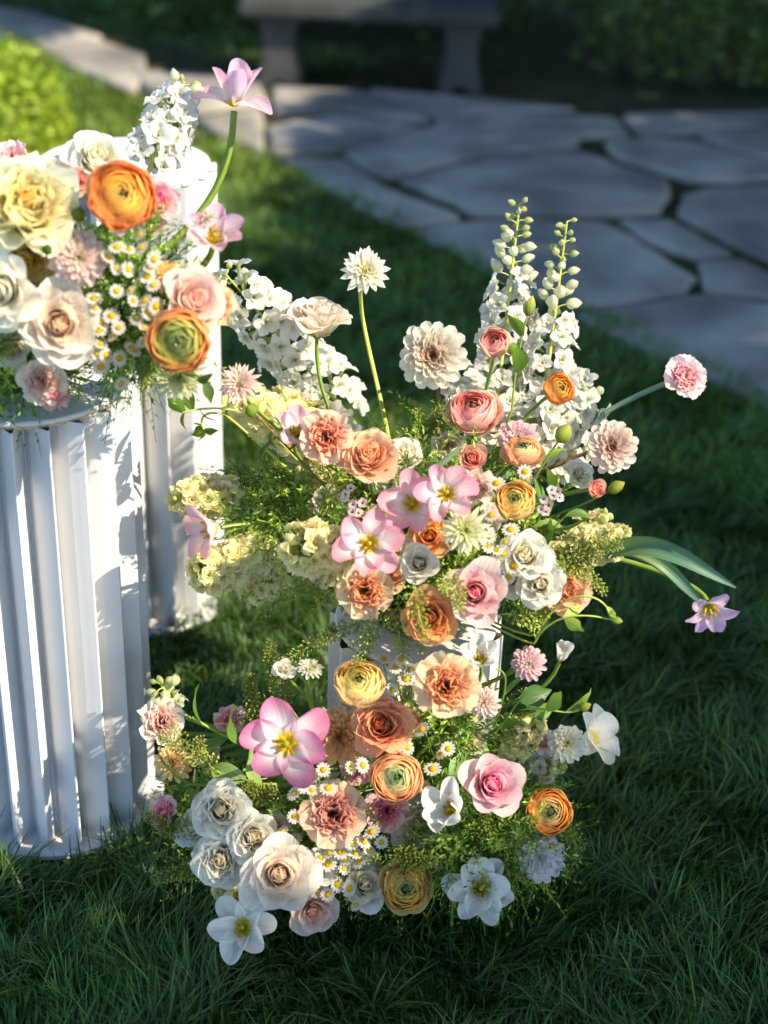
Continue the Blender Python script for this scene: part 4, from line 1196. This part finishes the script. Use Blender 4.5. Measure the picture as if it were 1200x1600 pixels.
leafy('plump green bud between the white delphinium and the nodding ranunculus', [(840, 740, 1.72), (858, 710, 1.72), (872, 690, 1.72)], 'M', [(.5, .6, .8, .6), (.3, -.5, .9, .7)], tipbud=(.0105, .026, H('c6cc66'), H('9fb04c')), seed=42, c=H('8aa845'))
leafy('pointed green bud right of the coral rosebud', [(880, 800, 1.72), (920, 785, 1.71), (950, 768, 1.70)], 'M', [(.4, .7, -.6, .6)], tipbud=(.0075, .026, H('d0cc66'), H('9fb04c')), seed=43)
leafy('round green bud under the small blush dahlia', [(470, 720, 1.70), (430, 680, 1.68), (398, 646, 1.66)], 'M', [(.5, .5, .8, .7), (.6, -.8, -.4, .8), (.3, .7, .4, .8), (.75, -.3, -.9, .5)], tipbud=(.0085, .016, H('a8b850'), H('8aa445')), seed=44, stc='r')
leafy('grey green rounded leaf beside the deep coral rose', [(640, 760, 1.72), (655, 745, 1.68), (662, 735, 1.66)], 'M', [(1, 1, .12, 1.25)], c=H('8fa67c'), W=.016, seed=45)
leafy('broad leaves between the stocks and the front pink tulip', [(500, 850, 1.72), (440, 820, 1.70), (400, 812, 1.68)], 'M', [(.2, -1, .1, 1.3), (.55, -1, -.2, 1.5), (.9, -.7, .1, 1.1)], c=H('8aa84e'), L=.055, W=.011, seed=46)
leafy('green leaves right of the yellow ranunculus', [(830, 830, 1.68), (850, 800, 1.67), (862, 760, 1.67)], 'M', [(.2, .9, .3, 1), (.5, .8, .5, 1), (.75, -.6, .8, .8), (.95, .4, .9, .8)], c=H('6c8c3e'), seed=47)
leafy('leaves above the cream stock at the right', [(830, 860, 1.67), (860, 830, 1.66), (890, 800, 1.66)], 'M', [(.3, .9, .6, .9), (.7, .9, -.2, 1), (.95, .9, .5, .8)], c=H('62823a'), seed=48)
leafy('curly green tendrils ending in a fringed bud at the lower right', [(835, 1005, 1.60), (850, 975, 1.59), (880, 950, 1.58), (955, 968, 1.58)], 'M', [(.25, -.1, 1, 1.1), (.6, .7, -.6, .7), (.62, .8, .6, .6)], tipbud=(.0048, .014, H('b4c060'), H('93a848')), seed=49, c=H('93ab4c'), stc='l')
leafy('arching tendril over the curly one', [(840, 990, 1.60), (870, 925, 1.59), (930, 915, 1.58), (952, 955, 1.58)], 'M', [(.97, .7, -.5, .35), (1, -.3, -1, .35), (1, .3, -1, .35)], tipbud=(.0048, .012, H('b4c060'), H('93a848')), seed=50, c=H('93ab4c'), stc='l')
# the long folded tulip leaf at the right
def tulip_leaf():
    root = thing('tulip_leaf', 'long folded blue green tulip leaf reaching right to the hanging tulip', 'leaf', tuple(at(930, 850, 1.66)))
    for nm, pts, W in (('leaf', [(940, 862, 1.66), (1030, 835, 1.62), (1060, 870, 1.60), (1150, 918, 1.60)], .0105), ('leaf', [(985, 862, 1.64), (1040, 870, 1.62), (1070, 920, 1.62), (1100, 945, 1.63)], .007)):
        c = bez(*[at(*q) for q in pts], 16); V = []
        for i, p in enumerate(c):
            t = i / 15; w = W * math.sin(PI * min(1, .25 + .75 * t)) ** .8 + .001
            T = Vector(c[min(15, i + 1)] - c[max(0, i - 1)]).normalized()
            s = T.cross(-FW).normalized(); nn = s.cross(T)
            for k in (-1, -.5, 0, .5, 1):
                V.append(Vector(p) + s * w * k + nn * (abs(k) * w * .7) - FW * .0)
        col = cmix([(0, H('8fa65a')), (.5, H('5f8468')), (1, H('4f7868'))], np.repeat(np.linspace(0, 1, 16), 5))
        part(nm, mk('leaf', np.array([tuple(q) for q in V]), quads(16, 5), M_LEAF, col, np.stack([np.tile(np.linspace(0, 1, 5), 16), np.repeat(np.linspace(0, 1, 16), 5)], 1)), root)
tulip_leaf()
for k, (lab, pts, dn, sd) in enumerate((
 ('pennycress sprig reaching left under the cream stocks', [(560, 940, 1.64), (500, 900, 1.62), (440, 915, 1.6), (412, 960, 1.6)], 120, 2),
 ('pennycress sprig trailing left above the small white blooms', [(600, 970, 1.62), (560, 960, 1.6), (500, 1000, 1.58), (425, 1045, 1.56)], 120, 3),
 ('pennycress sprig hanging in front of the short plinth left side', [(610, 930, 1.6), (600, 960, 1.57), (575, 990, 1.56), (570, 1035, 1.56)], 110, 2),
 ('pennycress sprig hanging in front of the orange rose', [(650, 900, 1.58), (645, 930, 1.51), (655, 960, 1.50), (665, 1000, 1.50)], 80, 0),
 ('pennycress sprig dangling at the middle of the short plinth rim', [(590, 930, 1.6), (630, 960, 1.56), (620, 1000, 1.55), (632, 1030, 1.55)], 100, 2),
 ('pennycress sprig across the hot pink hearted rose', [(690, 900, 1.58), (705, 905, 1.52), (718, 925, 1.52), (718, 955, 1.52)], 70, 1),
 ('pennycress sprig reaching right over the cream stock', [(850, 880, 1.66), (890, 860, 1.62), (930, 860, 1.6), (970, 850, 1.6)], 150, 3),
 ('pennycress sprig drooping right beside the peach rose', [(860, 880, 1.64), (890, 870, 1.6), (915, 895, 1.6), (945, 925, 1.6)], 120, 2),
 ('pennycress sprig under the lower white rose', [(780, 960, 1.62), (810, 955, 1.6), (840, 970, 1.6), (835, 985, 1.6)], 90, 1),
 ('pennycress sprig behind the cream dahlia stems', [(660, 700, 1.84), (650, 680, 1.84), (670, 660, 1.84), (695, 640, 1.84)], 110, 2),
 ('pennycress sprig left of the peach rose in the greenery', [(520, 800, 1.74), (470, 760, 1.74), (440, 740, 1.74), (425, 725, 1.74)], 150, 4),
 ('pennycress sprig above the broad leaves', [(470, 800, 1.72), (430, 780, 1.72), (400, 775, 1.72), (365, 780, 1.72)], 130, 3))):
    sprig(lab, pts, 'M', 60 + k, dn, .014, .0021, LIME * (.85 + .1 * (k % 3)), side=sd, group=None)
# wax flower: tiny white stars on brown twigs
def wax(label, heads, hub, branch, group='wax flower twigs'):
    root = thing('wax_flower', label, 'flower', ALL_HUBS[hub], group); rd = random.Random(9)
    br = at(*branch); g = Geo()
    v, f, u = tube(bez(ALL_HUBS[hub], Vector(ALL_HUBS[hub]) + Vector((0, 0, .03)), br - Vector((0, 0, .02)), br, 8), .0014, 5); g.add(v, f, BROWNG, u)
    for q in heads:
        p = at(*q); v, f, u = tube(np.array([br, (br + p) / 2 + Vector((0, 0, .004)), p]), .0006, 4); g.add(v, f, BROWNG, u)
    part('stem', g.mesh('stem', M_STEM), root)
    for q in heads:
        p = at(*q); R = .0055 * rd.uniform(.85, 1.1); gg = Geo()
        for i in range(5):
            gg.add(*petal(R, R * .5, (60, 80, 90), R, r0=R * .15, nu=4, nv=3, base=.6, drop=.2, stops=[(0, H('f0d8d8')), (1, H('f4ecea'))], phi=i * 2 * PI / 5)[:3])
        part('bloom', gg.mesh('bloom', M_PETAL), root, frame(p, face(p, rd.uniform(-.5, .5), rd.uniform(-.3, .7))))
        v, f, u = dome(R * .3, R * .25, 4, 8); part('eye', mk('eye', v, f, M_PETAL, H('a04858'), u), root, frame(p, face(p, 0, .2)))
wax('wax flower twig left of the pair of pink tulips', [(x, y, 1.66) for x, y in ((540, 772), (552, 788), (567, 786), (551, 800), (560, 802), (538, 778), (595, 783), (614, 822), (548, 763))], 'M', (575, 830, 1.70))
wax('wax flower twig right of the yellow ranunculus', [(x, y, 1.66) for x, y in ((850, 780), (858, 790), (866, 774), (872, 768), (862, 766), (846, 796), (874, 778), (853, 800))], 'M', (850, 820, 1.70))
ferny('filler_foliage', 'fine green filler among the middle flowers on the short plinth', (P3[0], P3[1] - .01, P3H + .16), (.16, .12, .12), 700, 42, 'M')
ferny('filler_foliage', 'loose feathery green filler left of the middle flowers', tuple(at(460, 800, 1.74)), (.10, .08, .07), 230, 43, 'M')

# ---- lower arrangement on the grass
F_('rose', 443, 1046, 1.55, 34, (-.1, .3), 'white', 'tiny round white bloom left of the yellow ranunculus', 'B', n=18, ruf=.09)
F_('dahlia', 485, 1044, 1.55, 44, (.3, 1.2), 'd_white', 'tiny frilled white bloom seen from the side near the short plinth', 'B', wide=.16)
F_('ran', 561, 1067, 1.53, 80, (.0, .7), 'r_yellow', 'yellow peach ranunculus in front of the short plinth left side', 'B', hole=.08)
F_('carn', 697, 1073, 1.52, 108, (.05, .1), 'c_tan', 'large tan carnation in front of the short plinth', 'B')
F_('tulip', 751, 1034, 1.56, 78, (-.1, .7), 't_white', 'white tulip right of the large tan carnation', 'B', op=.62)
F_('dahlia', 827, 1036, 1.58, 64, (.1, .1), 'd_pink', 'pink and cream button dahlia at the upper right of the lower flowers', 'B', ball=.8, rings=9, wide=.15)
F_('dahlia', 757, 1097, 1.56, 60, (.1, .1), 'd_blush', 'blush button dahlia right behind the large tan carnation', 'B', ball=.8, rings=9, wide=.13)
F_('tulip', 876, 1030, 1.60, 54, (.5, 1.4), 't_white', 'closed cream tulip behind the pink and cream button dahlia', 'B', op=.3, stamens=False)
F_('rose', 597, 1134, 1.53, 86, (-.15, .15), 'coral', 'bright coral orange rose in the lower flowers', 'B', n=50, ruf=.07)
F_('rose', 634, 1128, 1.58, 52, (.3, .2), 'salmon', 'salmon bloom right behind the bright coral orange rose', 'B', n=22)
F_('dahlia', 530, 1150, 1.55, 100, (-.2, .1), 'd_peach', 'peach dahlia between the big pink tulip and the coral rose', 'B', wide=.2, rings=7)
F_('tulip', 447, 1163, 1.46, 136, (.0, .05), 't_deep', 'biggest deep pink tulip with a white heart in the lower flowers', 'B', op=1.0, w=.52, stem_r=.0036)
F_('carn', 361, 1128, 1.60, 54, (-.3, .8), 'c_rose', 'salmon pink ruffled bloom left of the biggest pink tulip', 'B')
F_('carn', 253, 1130, 1.58, 80, (-.2, .3), 'c_blush', 'blush carnation at the upper left against the tall plinth', 'B')
F_('dahlia', 270, 1190, 1.56, 70, (-.2, .0), 'd_sun', 'apricot button dahlia below the blush carnation', 'B', ball=.6, rings=8, wide=.13)
F_('carn', 262, 1270, 1.54, 58, (-.9, .2), 'c_rose', 'pink ruffled bloom pointing left beside the white roses', 'B')
F_('ran', 619, 1214, 1.49, 80, (.0, -.02), 'r_peach', 'peach ranunculus with a small green eye facing the viewer', 'B', hole=.09, green=.2, n=60)
F_('rose', 768, 1225, 1.49, 92, (.3, .05), 'pink', 'pale pink rose with a deeper pink heart in the lower flowers', 'B', n=30, pts=.34, op=.88)
F_('tulip', 706, 1267, 1.47, 92, (-.5, .25), 't_white', 'white cupped tulip left of the pale pink rose', 'B', op=.6, w=.6)
F_('carn', 604, 1267, 1.54, 74, (.0, .2), 'c_rose', 'pink frilled carnation behind the peach ranunculus', 'B')
F_('rose', 655, 1290, 1.54, 78, (-.1, .2), 'ivory', 'ivory bloom half hidden left of the white cupped tulip', 'B', ruf=.08)
F_('carn', 522, 1272, 1.49, 108, (-.05, .0), 'c_mauve', 'dusky mauve peach carnation in the lower flowers', 'B')
F_('rose', 345, 1266, 1.50, 86, (-.05, .1), 'white', 'upper white rose of the white cluster at the lower left', 'B', ruf=.13, op=.95, n=46)
F_('rose', 395, 1308, 1.48, 76, (.15, .1), 'white', 'right hand white rose of the white cluster, above the ivory rose', 'B', ruf=.14, op=.95, n=46)
F_('rose', 346, 1342, 1.47, 82, (-.15, -.1), 'white', 'lowest white rose of the white cluster at the lower left', 'B', ruf=.13, n=46)
F_('rose', 304, 1295, 1.52, 62, (-.5, .1), 'white', 'white bloom at the left edge of the white cluster', 'B', ruf=.08, n=24)
F_('rose', 436, 1366, 1.44, 112, (.0, -.02), 'ivory', 'large ivory rose with pointed outer petals facing the viewer', 'B', n=32, pts=.18, op=.95)
F_('tulip', 494, 1362, 1.49, 74, (.3, .3), 't_white', 'white bloom behind the right side of the large ivory rose', 'B', op=.7, w=.6, stamens=False)
F_('rose', 570, 1384, 1.50, 74, (.0, .4), 'white', 'greenish white bloom beneath the lower chamomile', 'B', n=20, ruf=.1, op=1.1)
F_('ran', 634, 1386, 1.49, 78, (.05, -.2), 'r_gold', 'golden yellow ranunculus low in the grass', 'B', hole=.12, spread=.15)
F_('rose', 488, 1422, 1.48, 72, (.1, -.3), 'blush', 'peach rose lying under the large ivory rose', 'B', n=24)
F_('rose', 375, 1402, 1.49, 50, (-.1, -.1), 'yellow', 'small cream yellow rose below the white cluster', 'B', n=24)
F_('rose', 346, 1394, 1.50, 40, (-.4, .1), 'yellow', 'small cream bud at the left of the cream yellow rose', 'B', n=18, op=.6)
F_('tulip', 380, 1450, 1.44, 108, (-.1, .1), 't_white', 'white tulip with a yellow heart lying lowest in the grass at the left', 'B', op=.9, w=.48)
F_('tulip', 752, 1389, 1.47, 110, (.0, .05), 't_white', 'double white tulip facing the viewer in the grass at the right', 'B', op=1.0, n=12, w=.44)
F_('ran', 858, 1268, 1.52, 72, (.2, .05), 'r_amber', 'amber ranunculus at the right edge of the lower flowers', 'B', hole=.14, n=50)
F_('dahlia', 843, 1338, 1.51, 80, (.0, -.05), 'd_lilac', 'lilac white dahlia with an orange eye below the amber ranunculus', 'B', rings=8, wide=.25, eye=H('d89a30'))
F_('dahlia', 887, 1161, 1.56, 68, (.05, .1), 'd_white', 'round white ball dahlia at the right of the lower flowers', 'B', ball=.8, rings=10, wide=.16, st='r')
F_('tulip', 925, 1152, 1.61, 100, (1.1, .5), 't_white', 'white open tulip behind the round white ball dahlia', 'B', op=1.0, stamens=False)
spike(790, 1180, 1.62, 838, 1120, 1.60, 28, 'stock', 'pale yellow stock above the pale pink rose', 'B', YS, n=24, seed=51, buds=4, bud_from=.85)
spike(810, 1200, 1.62, 870, 1200, 1.60, 26, 'stock', 'white stock right of the pale pink rose', 'B', (H('f2f0e4'), H('ece8cc'), H('c6d070')), n=18, seed=52, buds=4, bud_from=.85)
spike(280, 1110, 1.62, 250, 1068, 1.62, 22, 'delph', 'green white delphinium tip against the tall plinth', 'B', (H('e4ead0'), H('dce4b8'), H('b4c46c')), n=6, seed=53, buds=9, bud_from=.4)
F_('rose', 850, 1160, 1.62, 40, (.2, .1), 'lilac', 'small dusky pink bloom left behind the round white ball dahlia', 'B', n=20)
F_('rose', 640, 1270, 1.57, 40, (.2, .1), 'blush', 'small blush bloom between the peach ranunculus and the white tulip', 'B', n=20)
F_('carn', 560, 1200, 1.58, 60, (.0, .1), 'c_rose', 'shaded salmon bloom below the peach dahlia', 'B')
chamomile('chamomile standing before the short plinth', [(x, y, 1.57) for x, y in ((618, 1042), (650, 1045), (635, 1062), (600, 1030), (628, 1030), (612, 1078), (652, 1065))], 'B', (628, 1120, 1.60))
chamomile('chamomile between the biggest pink tulip and the mauve carnation', [(x, y, 1.49) for x, y in ((505, 1203), (493, 1215), (513, 1232), (487, 1235), (460, 1240), (548, 1200), (566, 1196), (475, 1226))], 'B', (520, 1250, 1.56))
chamomile('three chamomile heads beside the mauve carnation', [(460, 1276, 1.48), (442, 1299, 1.48), (458, 1312, 1.50)], 'B', (480, 1300, 1.56))
chamomile('chamomile heads in front of the dark green stems', [(700, 1170, 1.52), (690, 1178, 1.53), (676, 1202, 1.53), (662, 1228, 1.51), (660, 1140, 1.55), (612, 1172, 1.54), (636, 1168, 1.54), (540, 1248, 1.5)], 'B', (680, 1230, 1.60))
chamomile('dense chamomile patch under the mauve carnation', [(x, y, 1.475) for x, y in ((540, 1312), (515, 1333), (533, 1332), (556, 1334), (562, 1347), (537, 1357), (526, 1382), (545, 1388), (513, 1350), (550, 1318), (568, 1316), (577, 1330), (582, 1300), (500, 1340), (540, 1342), (596, 1316))], 'B', (545, 1350, 1.55))
chamomile('lone chamomile heads lowest under the dense patch', [(512, 1398, 1.47), (557, 1415, 1.46), (496, 1392, 1.48)], 'B', (535, 1400, 1.54))
leafy('long leaves and stems fanning left from the lower flowers', [(520, 1200, 1.60), (420, 1180, 1.58), (340, 1150, 1.57), (300, 1120, 1.57)], 'B', [(.3, -.9, .3, 1.2), (.55, -.9, .5, 1.2), (.7, -.9, -.2, 1.1), (.9, -.7, .6, .8)], c=H('5c7f38'), L=.06, seed=71, r=.0026)
leafy('second fan of leaves left beneath the first', [(520, 1230, 1.58), (430, 1220, 1.55), (360, 1230, 1.54), (290, 1225, 1.53)], 'B', [(.3, -.8, .6, 1.1), (.5, -.9, -.2, 1.2), (.75, -.9, .3, 1), (.95, -1, .1, 1)], c=H('7c9c48'), L=.055, seed=72, r=.0024)
leafy('broad pale leaf left of the biggest pink tulip stem', [(430, 1230, 1.56), (400, 1225, 1.54), (375, 1215, 1.53)], 'B', [(.5, -.6, .6, 1.2), (.9, -.9, .3, 1.2)], c=H('93ad64'), L=.05, W=.014, seed=73)
leafy('leaf sprig by the salmon pink ruffled bloom', [(430, 1200, 1.6), (405, 1160, 1.59), (392, 1140, 1.58)], 'B', [(.8, -.2, 1, .9), (.5, .6, .8, .9)], c=H('5f8440'), seed=74)
leafy('thick tulip leaves rising in the middle of the lower flowers', [(600, 1240, 1.60), (640, 1200, 1.58), (680, 1150, 1.57), (700, 1120, 1.57)], 'B', [(.1, .8, .7, 1.2), (.4, .7, .9, 1.3), (.6, .2, 1, 1.0), (.3, .9, .2, 1.1)], c=H('5c8438'), L=.06, W=.009, seed=75, r=.003)
leafy('stems fanning right behind the pale pink rose', [(650, 1230, 1.62), (720, 1170, 1.61), (780, 1130, 1.60), (850, 1110, 1.60)], 'B', [(.3, .6, .8, 1), (.5, .8, -.3, 1), (.7, .7, .6, 1), (.9, .9, .1, 1)], c=H('6c8c40'), seed=76, r=.0024)
leafy('leafy stem with a yellow bud over the round white ball dahlia', [(790, 1120, 1.60), (840, 1090, 1.58), (880, 1125, 1.57), (905, 1108, 1.57)], 'B', [(.5, .7, .5, .9), (.8, .9, .2, .9)], tipbud=(.0065, .016, H('d0cc60'), H('93a848')), c=H('7f9c48'), seed=77, stc='l')
leafy('green buds beside the white stock at the right', [(800, 1250, 1.58), (840, 1225, 1.57), (875, 1200, 1.56)], 'B', [(.4, .5, .8, .6)], tipbud=(.007, .012, H('c6c870'), H('93a848')), seed=78, stc='l')
leafy('curled green stems between the white tulip and the button dahlias', [(770, 1140, 1.6), (790, 1080, 1.58), (800, 1050, 1.57), (775, 1045, 1.57)], 'B', [(.2, -.2, 1, 1.1), (.4, .4, 1, 1.1), (.7, .2, 1, .9)], c=H('6f9044'), W=.007, seed=79)
leafy('round green leaves beside the blush button dahlia', [(770, 1150, 1.60), (800, 1110, 1.59), (820, 1085, 1.58)], 'B', [(.6, .5, .5, .9), (.9, .7, .2, .9), (.4, -.3, .8, .9)], c=H('4f7238'), W=.018, seed=80)
leafy('leaves showing between the pale pink rose and the peach ranunculus', [(650, 1260, 1.56), (690, 1230, 1.54), (715, 1215, 1.53)], 'B', [(.7, .2, .9, .8), (.9, .3, .9, .9), (.4, .8, .4, 1)], c=H('6f9044'), seed=81)
for k, (lab, pts, dn, sd) in enumerate((
 ('upright pennycress sprig above the biggest pink tulip', [(430, 1180, 1.6), (400, 1120, 1.58), (380, 1080, 1.57), (395, 1058, 1.57)], 150, 2),
 ('pennycress sprig rising beside the tiny white blooms', [(470, 1130, 1.6), (440, 1080, 1.6), (410, 1040, 1.6), (425, 1000, 1.6)], 120, 3),
 ('pennycress sprig tangled over the apricot button dahlia', [(360, 1220, 1.55), (320, 1190, 1.54), (280, 1165, 1.53), (250, 1150, 1.53)], 140, 3),
 ('pennycress sprig low at the left in the grass', [(380, 1350, 1.5), (310, 1360, 1.49), (270, 1360, 1.49), (240, 1375, 1.49)], 150, 4),
 ('pennycress sprig below the pink bloom pointing left', [(330, 1290, 1.53), (290, 1310, 1.52), (250, 1290, 1.52), (228, 1270, 1.52)], 150, 3),
 ('pennycress sprig below the white cupped tulip', [(640, 1300, 1.53), (620, 1340, 1.49), (650, 1350, 1.48), (680, 1345, 1.48)], 150, 4),
 ('pennycress sprig below the pale pink rose', [(720, 1290, 1.52), (760, 1300, 1.5), (790, 1310, 1.5), (810, 1290, 1.5)], 160, 5),
 ('pennycress sprig right of the double white tulip', [(740, 1310, 1.52), (790, 1330, 1.5), (800, 1370, 1.49), (800, 1400, 1.49)], 140, 4),
 ('curling pennycress sprig beside the lilac white dahlia', [(830, 1280, 1.54), (890, 1290, 1.52), (925, 1320, 1.52), (885, 1365, 1.52)], 70, 1),
 ('pennycress sprig in the green between the mauve carnation and the tulip', [(460, 1240, 1.54), (420, 1250, 1.53), (400, 1235, 1.52), (385, 1225, 1.52)], 120, 3),
 ('pennycress sprig behind the yellow stock at the right', [(760, 1180, 1.62), (800, 1150, 1.61), (840, 1110, 1.6), (815, 1080, 1.6)], 120, 3))):
    sprig(lab, pts, 'B', 90 + k, dn, .014, .0020, LIME * (.65 + .1 * (k % 3)), side=sd, group=None)
bx = at(560, 1240, 1.60)
ferny('filler_foliage', 'fine green filler under the lower flowers on the grass', (bx.x, 1.61, .10), (.27, .10, .13), 1150, 44, 'B')
ferny('filler_foliage', 'dark feathery green filler at the lower right under the pale pink rose', tuple(at(760, 1300, 1.54)), (.09, .05, .07), 380, 45, 'B')

# ---- blooms and greens that close the gaps between the larger flowers
F_('dahlia', 690, 1145, 1.60, 56, (.1, .3), 'd_ivory', 'small cream dahlia in the shade under the large tan carnation', 'B')
F_('carn', 712, 1128, 1.61, 50, (.2, .3), 'c_blush', 'small blush frill between the tan carnation and the button dahlias', 'B')
F_('rose', 735, 1160, 1.60, 46, (.2, .4), 'ivory', 'small ivory bloom above the pale pink rose', 'B', n=22)
F_('rose', 430, 1290, 1.53, 44, (.2, .5), 'ivory', 'small ivory bloom between the white cluster and the mauve carnation', 'B', n=22, ruf=.09)
F_('dahlia', 560, 1352, 1.52, 50, (.0, .2), 'd_white', 'small white dahlia behind the dense chamomile patch', 'B')
F_('rose', 690, 1330, 1.53, 52, (.1, .2), 'ivory', 'ivory bloom in green filler left of the double white tulip', 'B', n=22, ruf=.09)
F_('carn', 322, 1178, 1.60, 46, (-.2, .5), 'c_blush', 'small blush frill behind the left fan of leaves', 'B')
F_('rose', 590, 812, 1.68, 46, (-.2, .3), 'ivory', 'small ivory bloom behind the lowest middle tulip', 'M', n=22, ruf=.1)
F_('carn', 700, 700, 1.78, 54, (.0, .5), 'c_blush', 'small blush frill left of the deep coral rose', 'M')
F_('rose', 770, 668, 1.82, 52, (.1, .5), 'white', 'small white bloom behind the wide coral pink ranunculus', 'M', n=24, ruf=.1)
F_('rose', 770, 806, 1.66, 44, (.0, .3), 'ivory', 'small ivory bloom left of the yellow ranunculus', 'M', n=22, ruf=.1)
F_('carn', 610, 905, 1.63, 54, (-.1, .1), 'c_tan', 'small tan frill left of the small white rose', 'M')
F_('rose', 905, 740, 1.76, 44, (.3, .4), 'white', 'small white bloom behind the coral rosebud', 'M', n=22, ruf=.1)
F_('carn', 215, 300, 1.74, 50, (.2, .8), 'c_blush', 'small blush frill behind the top of the big orange ranunculus', 'L')
F_('rose', 55, 452, 1.64, 60, (-.1, .1), 'ivory', 'ivory bloom behind the ivory rose and the shaded white rose', 'L', n=24, ruf=.1)
F_('rose', 20, 545, 1.62, 60, (-.2, -.1), 'white', 'small white bloom low at the left edge of the tall plinth flowers', 'L', n=24, ruf=.1)
spike(560, 780, 1.78, 470, 735, 1.74, 26, 'stock', 'small cream stock in the greenery under the peach carnation', 'M', YS, n=18, seed=61, buds=3, bud_from=.9)
spike(450, 900, 1.72, 385, 930, 1.68, 24, 'stock', 'small cream stock drooping under the left stocks', 'M', YS, n=16, seed=62, buds=4, bud_from=.85)
ferny('filler_foliage', 'bright green shoots before the lower part of the short plinth', tuple(at(690, 1130, 1.61)), (.07, .03, .05), 200, 48, 'B')
